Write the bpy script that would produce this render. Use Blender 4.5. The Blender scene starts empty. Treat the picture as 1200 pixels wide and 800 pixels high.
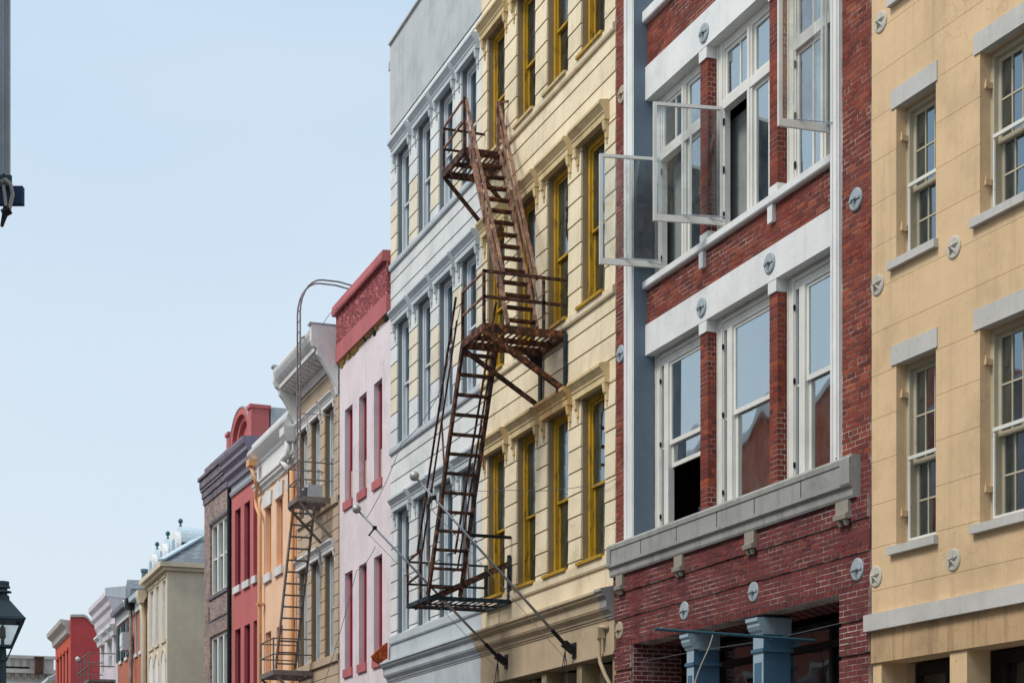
import bpy, math, random
from mathutils import Vector
random.seed(7)
SC = bpy.context.scene
COL = SC.collection
PI = math.pi

# ------------------------------------------------------------------ camera
FPX, HY, CAMH = 2050.0, 978.0, 1.6          # focal length and horizon, in photo pixels
TH0 = math.atan(755/FPX)
cam = bpy.data.objects.new('camera', bpy.data.cameras.new('camera')); COL.objects.link(cam)
cam.location = (0, 0, CAMH); cam.rotation_euler = (PI/2, 0, -TH0)
cam.data.sensor_width = 36; cam.data.lens = FPX/1200*36
cam.data.shift_y = (HY-400)/1200
cam.data.clip_start = .1; cam.data.clip_end = 3000
SC.camera = cam
SC.render.resolution_x = 1024; SC.render.resolution_y = 682

# ------------------------------------------------------------------ sky, sun, exposure
W = bpy.data.worlds.new('World'); SC.world = W; W.use_nodes = True
nt = W.node_tree; nt.nodes.clear()
N = nt.nodes.new; L = nt.links.new
sky = N('ShaderNodeTexSky'); sky.sky_type = 'NISHITA'; sky.sun_disc = False
SUN_EL, SUN_AZ = math.radians(52), math.radians(262)     # azimuth clockwise from +Y
sky.sun_elevation = SUN_EL; sky.sun_rotation = SUN_AZ
sky.air_density = 1.0; sky.dust_density = 3.0; sky.ozone_density = 1.5
tc = N('ShaderNodeTexCoord'); mp = N('ShaderNodeMapping'); mp.inputs['Scale'].default_value = (1, 1, 3)
nz = N('ShaderNodeTexNoise'); nz.inputs['Scale'].default_value = 2.2; nz.inputs['Detail'].default_value = 3
cr = N('ShaderNodeValToRGB')
cr.color_ramp.elements[0].position = .35; cr.color_ramp.elements[0].color = (4.35, 5.65, 6.95, 1)
cr.color_ramp.elements[1].position = .7; cr.color_ramp.elements[1].color = (5.2, 6.2, 7.15, 1)
mx = N('ShaderNodeMix'); mx.data_type = 'RGBA'; mx.inputs['Factor'].default_value = .86
bg = N('ShaderNodeBackground'); bg.inputs['Strength'].default_value = .1
wo = N('ShaderNodeOutputWorld')
L(tc.outputs['Generated'], mp.inputs['Vector']); L(mp.outputs[0], nz.inputs['Vector']); L(nz.outputs[0], cr.inputs[0])
sp = N('ShaderNodeSeparateXYZ'); L(tc.outputs['Generated'], sp.inputs[0])
hz = N('ShaderNodeMapRange'); hz.inputs['From Min'].default_value = .0; hz.inputs['From Max'].default_value = .42; hz.inputs['To Min'].default_value = 1; hz.inputs['To Max'].default_value = 0
L(sp.outputs[2], hz.inputs[0]); m2 = N('ShaderNodeMix'); m2.data_type = 'RGBA'; m2.inputs['B'].default_value = (6.15, 6.75, 7.15, 1)
L(hz.outputs[0], m2.inputs['Factor']); L(cr.outputs[0], m2.inputs['A'])
L(sky.outputs[0], mx.inputs['A']); L(m2.outputs['Result'], mx.inputs['B']); L(mx.outputs['Result'], bg.inputs[0]); L(bg.outputs[0], wo.inputs[0])
sun = bpy.data.objects.new('sun', bpy.data.lights.new('sun', 'SUN')); COL.objects.link(sun)
sun.data.energy = 1.9; sun.data.angle = math.radians(20); sun.data.color = (1, .95, .87)
sd = Vector((math.sin(SUN_AZ)*math.cos(SUN_EL), math.cos(SUN_AZ)*math.cos(SUN_EL), math.sin(SUN_EL)))
sun.rotation_euler = sd.to_track_quat('Z', 'Y').to_euler()
SC.view_settings.view_transform = 'Standard'; SC.view_settings.look = 'None'
SC.view_settings.exposure = 0.45; SC.view_settings.gamma = 1
SC.view_settings.use_curve_mapping = False
SC.render.engine = 'CYCLES'
SC.cycles.max_bounces = 8; SC.cycles.transparent_max_bounces = 16

# ------------------------------------------------------------------ materials
def lin(h):
    h = h.lstrip('#'); r = []
    for i in (0, 2, 4):
        c = int(h[i:i+2], 16)/255; r.append(c/12.92 if c <= .04045 else ((c+.055)/1.055)**2.4)
    return r
class G:
    def __init__(s, name):
        s.m = bpy.data.materials.new(name); s.m.use_nodes = True; s.t = s.m.node_tree; s.t.nodes.clear()
        s.out = s.n('ShaderNodeOutputMaterial')
    def n(s, k, **kw):
        a = s.t.nodes.new(k)
        for q, v in kw.items(): setattr(a, q, v)
        return a
    def l(s, a, b): s.t.links.new(a, b)
    def coord(s, sc=(1, 1, 1)):
        a = s.n('ShaderNodeTexCoord'); b = s.n('ShaderNodeMapping'); b.inputs['Scale'].default_value = sc
        s.l(a.outputs['Object'], b.inputs[0]); return b.outputs[0]
    def noise(s, scale, sc=(1, 1, 1), detail=5, lo=.4, hi=.6, rough=.6, dist=0):
        a = s.n('ShaderNodeTexNoise'); a.inputs['Scale'].default_value = scale; a.inputs['Detail'].default_value = detail
        a.inputs['Roughness'].default_value = rough; a.inputs['Distortion'].default_value = dist
        s.l(s.coord(sc), a.inputs['Vector'])
        r = s.n('ShaderNodeMapRange'); r.inputs['From Min'].default_value = lo; r.inputs['From Max'].default_value = hi
        s.l(a.outputs[0], r.inputs[0]); return r.outputs[0]
    def mix(s, fac, a, b, k=1.0, mode='MIX'):
        m = s.n('ShaderNodeMix', data_type='RGBA', blend_type=mode)
        if k != 1.0:
            q = s.n('ShaderNodeMath', operation='MULTIPLY'); q.inputs[1].default_value = k; s.l(fac, q.inputs[0]); fac = q.outputs[0]
        if hasattr(fac, 'links'): s.l(fac, m.inputs['Factor'])
        else: m.inputs['Factor'].default_value = fac
        for v, i in ((a, 'A'), (b, 'B')):
            if hasattr(v, 'links'): s.l(v, m.inputs[i])
            else: m.inputs[i].default_value = (*v, 1)
        return m.outputs['Result']
    def vary(s, col, amt, island=True):
        if island: r = s.n('ShaderNodeNewGeometry').outputs['Random Per Island']
        else: r = s.n('ShaderNodeObjectInfo').outputs['Random']
        mr = s.n('ShaderNodeMapRange'); mr.inputs['To Min'].default_value = 1-amt; mr.inputs['To Max'].default_value = 1+amt
        s.l(r, mr.inputs[0]); h = s.n('ShaderNodeHueSaturation'); s.l(mr.outputs[0], h.inputs['Value']); s.l(col, h.inputs['Color'])
        return h.outputs[0]
    def fin(s, col, rough=.85, bump=None, bs=.2, metal=0, dist=.01, spec=.3):
        b = s.n('ShaderNodeBsdfPrincipled')
        if hasattr(col, 'links'): s.l(col, b.inputs['Base Color'])
        else: b.inputs['Base Color'].default_value = (*col, 1)
        b.inputs['Roughness'].default_value = rough; b.inputs['Metallic'].default_value = metal
        b.inputs['Specular IOR Level'].default_value = spec
        if bump is not None:
            q = s.n('ShaderNodeBump'); q.inputs['Strength'].default_value = bs; q.inputs['Distance'].default_value = dist
            s.l(bump, q.inputs['Height']); s.l(q.outputs[0], b.inputs['Normal'])
        s.l(b.outputs[0], s.out.inputs[0]); return s.m
def mul(c, k): return [x*k for x in c]
def stucco(name, hexc, stain=None, amt=.35, streak=.3, vary=0, rough=.9, bs=.35, chip=None, chipamt=0, fine=60, bdist=.008, crack=0):
    g = G(name); c = lin(hexc); st = lin(stain) if stain else mul(c, .55)
    a = g.mix(g.noise(1.1, lo=.35, hi=.75, detail=8), c, mul(c, .86))
    a = g.mix(g.noise(.55, lo=.5, hi=.72, detail=9, rough=.7), a, st, amt)
    a = g.mix(g.noise(1.0, sc=(5, 5, .28), lo=.52, hi=.75, detail=6, rough=.65), a, st, streak)
    a = g.mix(g.noise(14, lo=.6, hi=.75, detail=4), a, mul(st, .8), .35)
    a = g.mix(g.noise(5, lo=.55, hi=.8, detail=6), a, mul([min(1, x*1.25) for x in c], 1), .3)
    a = g.mix(g.noise(22, lo=.64, hi=.7, detail=5, rough=.7), a, mul(st, .6), .5)
    a = g.mix(g.noise(.9, sc=(7, 7, .16), lo=.56, hi=.74, detail=7, rough=.7), a, mul(st, .85), streak*.6)
    if crack:
        vo = g.n('ShaderNodeTexVoronoi', feature='DISTANCE_TO_EDGE'); vo.inputs['Scale'].default_value = .9
        ns = g.n('ShaderNodeTexNoise'); ns.inputs['Scale'].default_value = 2.5; ns.inputs['Detail'].default_value = 6; cc = g.coord(); g.l(cc, ns.inputs['Vector'])
        va = g.n('ShaderNodeMix', data_type='RGBA', blend_type='LINEAR_LIGHT'); va.inputs['Factor'].default_value = .35; g.l(cc, va.inputs['A']); g.l(ns.outputs['Color'], va.inputs['B']); g.l(va.outputs['Result'], vo.inputs['Vector'])
        m1 = g.n('ShaderNodeMapRange'); m1.inputs['From Min'].default_value = .002; m1.inputs['From Max'].default_value = .006; m1.inputs['To Min'].default_value = 1; m1.inputs['To Max'].default_value = 0; g.l(vo.outputs['Distance'], m1.inputs[0])
        mm = g.n('ShaderNodeMath', operation='MULTIPLY'); g.l(m1.outputs[0], mm.inputs[0]); g.l(g.noise(.5, lo=.5, hi=.56), mm.inputs[1])
        a = g.mix(mm.outputs[0], a, mul(st, .45), crack)
    if chip: a = g.mix(g.noise(2.3, lo=.60, hi=.63, detail=10, rough=.75), a, lin(chip), chipamt)
    if vary: a = g.vary(a, vary, island=False)
    return g.fin(a, rough, g.noise(fine, lo=0, hi=1, detail=6), bs, dist=bdist)
def paint(name, hexc, chip='#5a4c40', chipamt=.5, lo=.62, hi=.66, cs=9, rough=.6, streak=.15, sc=(1, 1, 1)):
    g = G(name); c = lin(hexc)
    a = g.mix(g.noise(2, lo=.4, hi=.7), c, mul(c, .85))
    a = g.mix(g.noise(2.0, sc=(6, 6, .5), lo=.5, hi=.8), a, mul(c, .6), streak)
    a = g.mix(g.noise(cs, sc=sc, lo=lo, hi=hi, detail=8, rough=.75), a, lin(chip), chipamt)
    return g.fin(a, rough, g.noise(40, lo=0, hi=1), .25, dist=.004)
def brickmat(name, cols, rough=.9, pale=.25):
    g = G(name); r = g.n('ShaderNodeValToRGB')
    els = r.color_ramp.elements
    while len(els) < len(cols): els.new(.5)
    for i, h in enumerate(cols): els[i].position = i/(len(cols)-1); els[i].color = (*lin(h), 1)
    isl = g.n('ShaderNodeNewGeometry').outputs['Random Per Island']; ob = g.n('ShaderNodeObjectInfo').outputs['Random']
    ad = g.n('ShaderNodeMath', operation='ADD'); g.l(isl, ad.inputs[0]); g.l(ob, ad.inputs[1])
    fr = g.n('ShaderNodeMath', operation='FRACT'); g.l(ad.outputs[0], fr.inputs[0]); g.l(fr.outputs[0], r.inputs[0])
    a = g.mix(g.noise(.8, lo=.5, hi=.75, detail=7), r.outputs[0], lin('#2c1a1c'), .55)
    a = g.mix(g.noise(30, lo=.5, hi=.8), a, lin('#7d5a50'), .4)
    a = g.mix(g.noise(1.3, sc=(1, 1, 2), lo=.58, hi=.75, detail=9, rough=.75), a, lin('#a08c88'), pale)
    return g.fin(a, rough, g.noise(70, lo=0, hi=1), .5, dist=.006)
def brickwall(name, c1, c2, mort, scale=1.0, bw=.21, bh=.075, stain='#2a2224', samt=.4):
    # brick print only for walls too far off to tell the bricks apart
    g = G(name); b = g.n('ShaderNodeTexBrick')
    tcn = g.n('ShaderNodeTexCoord'); sx = g.n('ShaderNodeSeparateXYZ'); cx = g.n('ShaderNodeCombineXYZ')
    g.l(tcn.outputs['Object'], sx.inputs[0]); ad = g.n('ShaderNodeMath', operation='ADD'); g.l(sx.outputs[0], ad.inputs[0]); g.l(sx.outputs[1], ad.inputs[1])
    g.l(ad.outputs[0], cx.inputs[0]); g.l(sx.outputs[2], cx.inputs[1]); g.l(cx.outputs[0], b.inputs['Vector'])
    b.inputs['Scale'].default_value = scale; b.inputs['Brick Width'].default_value = bw; b.inputs['Row Height'].default_value = bh
    b.inputs['Mortar Size'].default_value = .009; b.inputs['Mortar Smooth'].default_value = .3
    b.inputs['Color1'].default_value = (*lin(c1), 1); b.inputs['Color2'].default_value = (*lin(c2), 1); b.inputs['Mortar'].default_value = (*lin(mort), 1)
    a = g.mix(g.noise(.9, lo=.45, hi=.75, detail=8), b.outputs[0], lin(stain), samt)
    a = g.mix(g.noise(3.5, lo=.55, hi=.75, detail=8), a, lin(mort), .3)
    return g.fin(a, .9, b.outputs['Fac'], -.6, dist=.01)
def rust(name, base='#4a2c20', hi='#9a5a34', dark='#1c1514', pale='#a08a80', pamt=.3):
    g = G(name)
    a = g.mix(g.noise(3, lo=.35, hi=.65, detail=8, rough=.7), lin(base), lin(dark))
    a = g.mix(g.noise(8, lo=.5, hi=.62, detail=8, rough=.7), a, lin(hi), .8)
    a = g.mix(g.noise(11, lo=.6, hi=.66, detail=8, rough=.75), a, lin(pale), pamt)
    return g.fin(a, .85, g.noise(50, lo=0, hi=1), .6, metal=0, dist=.006)
def plain(name, hexc, rough=.7, metal=0, var=.2):
    g = G(name); c = lin(hexc)
    return g.fin(g.mix(g.noise(6, lo=.35, hi=.7), c, mul(c, 1-var)), rough, g.noise(40, lo=0, hi=1), .15, metal=metal, dist=.004)
def glass(name, tint=(.55, .6, .6), gl=(.9, .95, 1), wav=.25, base=.12, dirt=.15):
    g = G(name)
    tr = g.n('ShaderNodeBsdfTransparent'); tr.inputs[0].default_value = (*tint, 1)
    gs = g.n('ShaderNodeBsdfGlossy'); gs.inputs['Roughness'].default_value = .03; gs.inputs[0].default_value = (*gl, 1)
    df = g.n('ShaderNodeBsdfDiffuse'); df.inputs[0].default_value = (.35, .36, .35, 1)
    bp = g.n('ShaderNodeBump'); bp.inputs['Strength'].default_value = wav; bp.inputs['Distance'].default_value = .05
    tcg = g.n('ShaderNodeTexCoord'); ofs = g.n('ShaderNodeVectorMath', operation='SCALE'); oi = g.n('ShaderNodeObjectInfo'); g.l(oi.outputs['Random'], ofs.inputs['Scale']); ofs.inputs[0].default_value = (37, 11, 53)
    av = g.n('ShaderNodeVectorMath', operation='ADD'); g.l(tcg.outputs['Object'], av.inputs[0]); g.l(ofs.outputs[0], av.inputs[1])
    wn = g.n('ShaderNodeTexNoise'); wn.inputs['Scale'].default_value = .9; wn.inputs['Detail'].default_value = 1; g.l(av.outputs[0], wn.inputs['Vector']); g.l(wn.outputs[0], bp.inputs['Height']); g.l(bp.outputs[0], gs.inputs['Normal'])
    fr = g.n('ShaderNodeFresnel'); fr.inputs[0].default_value = 1.6
    mr = g.n('ShaderNodeMapRange'); mr.inputs['To Min'].default_value = base; mr.inputs['To Max'].default_value = 1; g.l(fr.outputs[0], mr.inputs[0])
    m1 = g.n('ShaderNodeMixShader'); g.l(mr.outputs[0], m1.inputs[0]); g.l(tr.outputs[0], m1.inputs[1]); g.l(gs.outputs[0], m1.inputs[2])
    m2 = g.n('ShaderNodeMixShader'); q = g.n('ShaderNodeMath', operation='MULTIPLY'); q.inputs[1].default_value = dirt
    g.l(g.noise(4, sc=(1, 1, .6), lo=.4, hi=.8, detail=6), q.inputs[0]); g.l(q.outputs[0], m2.inputs[0]); g.l(m1.outputs[0], m2.inputs[1]); g.l(df.outputs[0], m2.inputs[2])
    g.l(m2.outputs[0], g.out.inputs[0]); return g.m
MAT = {}
def setup():
    m = MAT
    m['cream'] = stucco('cream_siding_paint', '#eddcbc', '#9c8660', .32, .35, .06, crack=.4, chip='#c4b088', chipamt=.35)
    m['creampale'] = stucco('worn_pale_cream_paint', '#e4dac4', '#9a917c', .35, .35, .05)
    m['cream_trim'] = stucco('cream_trim_paint', '#d8c193', '#8a6a3c', .5, .5, .1)
    m['rusty_trim'] = stucco('rust_stained_trim', '#d0b07c', '#9a5c28', 1.0, .9)
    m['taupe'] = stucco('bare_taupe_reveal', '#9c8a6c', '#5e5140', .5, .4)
    m['greige'] = stucco('greige_cornice_paint', '#bda98c', '#7d6c58', .4, .4)
    m['grey'] = stucco('pale_grey_paint', '#dcdedb', '#90959a', .4, .3, .06, chip='#b9a98a', chipamt=.3)
    m['greyw'] = stucco('white_grey_trim', '#c0c8cc', '#81888c', .25, .25)
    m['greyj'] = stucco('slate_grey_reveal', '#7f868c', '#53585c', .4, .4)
    m['parapet'] = stucco('weathered_cement_parapet', '#bcc1c2', '#868b8b', .45, .3)
    m['ochre'] = paint('peeling_ochre_paint', '#bd9426', '#5a4630', .7, .52, .60, 11, sc=(1, 1, .3))
    m['white'] = paint('white_window_paint', '#e2e0d8', '#8b8780', .6, .63, .68, 12)
    m['offwhite'] = paint('off_white_paint', '#bdb39c', '#6f6552', .6, .6, .66, 10)
    m['greyframe'] = paint('grey_white_frame', '#cfd5d8', '#7b8288', .4, .62, .68, 10)
    m['trimwhite'] = stucco('white_painted_stone', '#e6e6e3', '#a3a5a4', .2, .2, rough=.7)
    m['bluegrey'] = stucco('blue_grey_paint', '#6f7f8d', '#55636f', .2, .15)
    m['brick'] = brickmat('red_brick', ['#6a2f2e', '#763634', '#56292e', '#7e3e38', '#62302f', '#703434', '#5a2b2f', '#783a36'])
    m['brickwarm'] = brickmat('warm_red_brick', ['#7c342a', '#8a3e2e', '#66302a', '#9c4e34', '#74342c', '#84402f', '#5e2c28', '#904630'])
    g = G('pale_mortar'); a = g.mix(g.noise(.8, lo=.42, hi=.62, detail=9, rough=.75), lin('#6e4c48'), lin('#d8cac0')); MAT['mortar'] = g.fin(a, .95, g.noise(60, lo=0, hi=1), .5)
    m['stone'] = stucco('grey_limestone', '#a09f9a', '#5a5a57', .5, .6)
    m['stonepale'] = stucco('pale_limestone', '#9c9488', '#6a6359', .3, .3)
    m['yellow'] = stucco('buff_yellow_stucco', '#dfbf96', '#9a8064', .4, .35, .015, crack=.22)
    m['yellowd'] = stucco('stained_buff_stucco', '#c3a37d', '#66523d', .45, .8)
    m['lintel'] = stucco('grey_painted_lintel', '#c6c3bd', '#8f8b84', .3, .3)
    m['iron'] = stucco('blue_painted_iron', '#4d6e86', '#354a58', .35, .4, rough=.6)
    m['ironpale'] = stucco('pale_blue_iron', '#9fb4c0', '#61717c', .3, .35, rough=.6)
    m['pipeblue'] = plain('blue_steel', '#2f5666', .45)
    m['rust'] = rust('rusted_iron', '#5c3a2a', '#a8683e', '#261a18'); m['rustd'] = rust('dark_rusted_iron', '#4a332c', '#8e6048', '#241b1a', '#6b6260', .2)
    m['rustl'] = rust('light_rusted_iron', '#96705c', '#b48a6e', '#543d34', '#b5a296', .5)
    m['tanrust'] = rust('brown_grey_iron', '#857a74', '#96857c', '#5c5450', '#b0a8a4', .4)
    m['blueiron'] = rust('blue_black_iron', '#2c3a44', '#4e5c66', '#15191e', '#6e4028', .35)
    m['dark'] = plain('dark_interior', '#2a2726', .9)  # near-black stands in for the gloom of unlit rooms
    m['darkwood'] = plain('dark_wood', '#2e2622', .7)
    g = G('slatted_blind'); wv = g.n('ShaderNodeTexWave', bands_direction='Z'); wv.inputs['Scale'].default_value = 11; wv.inputs['Distortion'].default_value = .3; g.l(g.coord(), wv.inputs['Vector']); m['blind'] = g.fin(g.mix(wv.outputs['Fac'], lin('#d9dcdc'), lin('#70767a')), .8); m['blinddk'] = plain('grey_curtain', '#8d9290', .9)
    m['curtain'] = plain('white_curtain', '#d8dad8', .9)
    m['plank'] = plain('orange_board', '#9a5a34', .8)
    m['glass'] = glass('window_glass', gl=(.9, .98, 1), base=.5, wav=.35); m['glassblue'] = glass('bluish_window_glass', (.4, .5, .52), (.7, .87, 1), .3, .28)
    m['glassdk'] = glass('dark_window_glass', (.35, .4, .42), (.8, .9, 1), .3, .08)
    m['glassopen'] = glass('thin_clear_glass', (.95, .97, .97), (.9, .95, 1), .1, .0, .25)
    m['pink'] = stucco('pale_pink_stucco', '#e6dadd', '#b9a6aa', .35, .4, crack=.5, chip='#cfa9a4', chipamt=.4)
    m['redplain'] = stucco('faded_red_stucco', '#bd6e70', '#8a4a4e', .4, .4)
    g = G('rough_red_stucco'); vr = g.n('ShaderNodeTexNoise'); vr.inputs['Scale'].default_value = 7; vr.inputs['Detail'].default_value = 4; vr.inputs['Distortion'].default_value = 2.5; g.l(g.coord(), vr.inputs['Vector'])
    mr = g.n('ShaderNodeMapRange'); mr.inputs['From Min'].default_value = .44; mr.inputs['From Max'].default_value = .56; g.l(vr.outputs[0], mr.inputs[0])
    m['redrough'] = g.fin(g.mix(g.noise(1.2, lo=.4, hi=.7), g.mix(mr.outputs[0], lin('#8a3f44'), lin('#cc7a7a')), lin('#8e4448'), .4), .95, mr.outputs[0], 1.0, dist=.05)  # crevice shade put into the colour, following the bump
    m['redframe'] = stucco('dark_red_paint', '#a8404c', '#6d2a34', .4, .3)
    m['ochrestone'] = stucco('exposed_ochre_plaster', '#a8864a', '#3a2c20', .8, .2, bs=1, fine=12, bdist=.05)
    m['tan'] = stucco('tan_plaster', '#c2ad94', '#8c7a66', .3, .35, .04)
    m['tanj'] = stucco('brown_reveal', '#867561', '#5c5044', .3, .3)
    m['whitetrim'] = stucco('weathered_white_trim', '#e0e0de', '#97999a', .3, .3)
    m['orange'] = stucco('apricot_stucco', '#f4cbaa', '#d3a584', .25, .3)
    m['orangej'] = stucco('deep_apricot_paint', '#dcaa7c', '#aa825c', .3, .3)
    m['orangepipe'] = paint('orange_pipe_paint', '#e0ab7a', '#bb8558', .5)
    m['dkred'] = stucco('brick_red_stucco', '#c46e6c', '#9c5052', .25, .3)
    m['dkredj'] = stucco('deep_red_shutter_paint', '#7c3444', '#5a2834', .3, .3)
    m['mauve'] = stucco('mauve_grey_cornice', '#8d8594', '#4e4a58', .6, .5)
    m['mauvelt'] = stucco('pale_mauve_frieze', '#a9acb4', '#7e8088', .3, .3)
    m['lead'] = plain('lead_sheet', '#a4a6ae', .5)
    m['dkbrick'] = brickwall('brown_brick', '#a58a7e', '#5a4845', '#b8aca6', samt=.35)
    m['dkbricktop'] = brickwall('sooty_brick', '#6a6068', '#38343a', '#a8a2aa', samt=.5)
    m['redbrickfar'] = brickwall('shaded_red_brick', '#7a3832', '#5c2c2d', '#b0a098', samt=.2)
    m['orbrick'] = brickwall('orange_red_brick', '#bd6348', '#a04e3a', '#c89a84', samt=.15)
    m['beige'] = stucco('beige_stucco', '#d6c8b0', '#a89b86', .25, .25)
    m['slate'] = brickwall('grey_slate', '#8f969c', '#747b82', '#5b6268', 1, .3, .22, samt=.2)
    m['zinc'] = plain('pale_zinc', '#c3d3da', .45); m['zincdk'] = plain('dark_zinc', '#5f7680', .5)
    m['green'] = plain('verdigris', '#3c6a62', .6)
    m['shutter'] = plain('dark_green_shutter', '#2c4048', .6)
    m['lilac'] = stucco('lilac_white_plaster', '#d3cad0', '#94899a', .3, .3)
    m['farred'] = stucco('vivid_red_stucco', '#c45248', '#96383a', .25, .25)
    m['fardkred'] = stucco('shade_toned_red_stucco', '#bb4c4c', '#8c383c', .35, .25)  # darker than the front: side wall shade put into the colour
    m['orangered'] = stucco('orange_red_stucco', '#c05440', '#9c4030', .2, .3)
    m['farstone'] = stucco('far_grey_stone', '#bdb5ae', '#7c766f', .4, .4)
    m['asphalt'] = stucco('asphalt', '#3e3e40', '#2b2b2d', .3, .1); m['concrete'] = stucco('concrete_pavement', '#8c8a85', '#66645f', .4, .1)
    m['lamp'] = paint('dark_green_lamp_paint', '#3b4d54', '#8a9c9c', .5, .6, .7)
    m['steel'] = plain('grey_steel', '#a9adb3', .35, .6); m['ball'] = plain('silver_ball', '#b9b6b3', .4, .3)
    m['black'] = plain('black_iron', '#1d1a1c', .6)
    m['wire'] = plain('cable_rubber', '#5a5e64', .8)
    m['ac'] = plain('air_conditioner_metal', '#c6cace', .5)
    m['rope'] = plain('rope', '#a8a196', .9)
    m['plate'] = stucco('grey_painted_plate', '#a9b3b8', '#6f7a80', .3, .3); m['platew'] = stucco('whitish_plate', '#c4bfb2', '#8d8778', .3, .3)
    m['platec'] = stucco('cream_plate', '#b5a48c', '#7d6f5c', .3, .3)
    m['panel'] = plain('grey_metal_panel', '#adb2b6', .5)
    m['grey_screen'] = plain('grey_room_screen', '#6c7274', .9); m['pot'] = plain('terracotta', '#a04c34', .8); m['navy'] = plain('dark_blue_rim', '#2c3a5c', .7)
setup()

# ------------------------------------------------------------------ geometry
fw = (math.sin(TH0), math.cos(TH0)); rt = (math.cos(TH0), -math.sin(TH0))
class Facade:
    """A street front: x runs along it towards the camera, y into the building, z up. Measured off the photograph."""
    def __init__(s, px, X, vp):
        d = math.atan((600-vp)/FPX)-TH0; s.d = d
        r = s.ray(px); t = X/r[0]; s.A = (X, t*r[1])
        s.xa = (math.sin(d), -math.cos(d)); s.ya = (math.cos(d), math.sin(d))
    def ray(s, px):
        u = (px-600)/FPX; return (fw[0]+u*rt[0], fw[1]+u*rt[1])
    def p(s, px, py=HY, n=0):
        r = s.ray(px); t = (n+s.A[0]*s.ya[0]+s.A[1]*s.ya[1])/(r[0]*s.ya[0]+r[1]*s.ya[1])
        return ((t*r[0]-s.A[0])*s.xa[0]+(t*r[1]-s.A[1])*s.xa[1], CAMH+t*(HY-py)/FPX)
    def S(s, px, n=0): return s.p(px, HY, n)[0]
    def Z(s, px, py, n=0): return s.p(px, py, n)[1]
    def w(s, x, n=0): return (s.A[0]+s.xa[0]*x+s.ya[0]*n, s.A[1]+s.xa[1]*x+s.ya[1]*n)
class Thing:
    def __init__(s, name, label, cat, fac, off=(0, 0, 0), group=None, kind=None):
        o = bpy.data.objects.new(name, None); COL.objects.link(o); s.o = o; s.off = off; s.fac = fac
        x, y = fac.w(off[0], off[1]); o.location = (x, y, off[2]); o.rotation_euler = (0, 0, -PI/2+fac.d)
        o.empty_display_size = .2
        if label: o['label'] = label
        if cat: o['category'] = cat
        if group: o['group'] = group
        if kind: o['kind'] = kind
def world_thing(name, label, cat, loc=(0, 0, 0), group=None):
    o = bpy.data.objects.new(name, None); COL.objects.link(o); o.location = loc; o['label'] = label; o['category'] = cat
    if group: o['group'] = group
    t = Thing.__new__(Thing); t.o = o; t.off = (0, 0, 0); t.fac = None; return t
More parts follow.
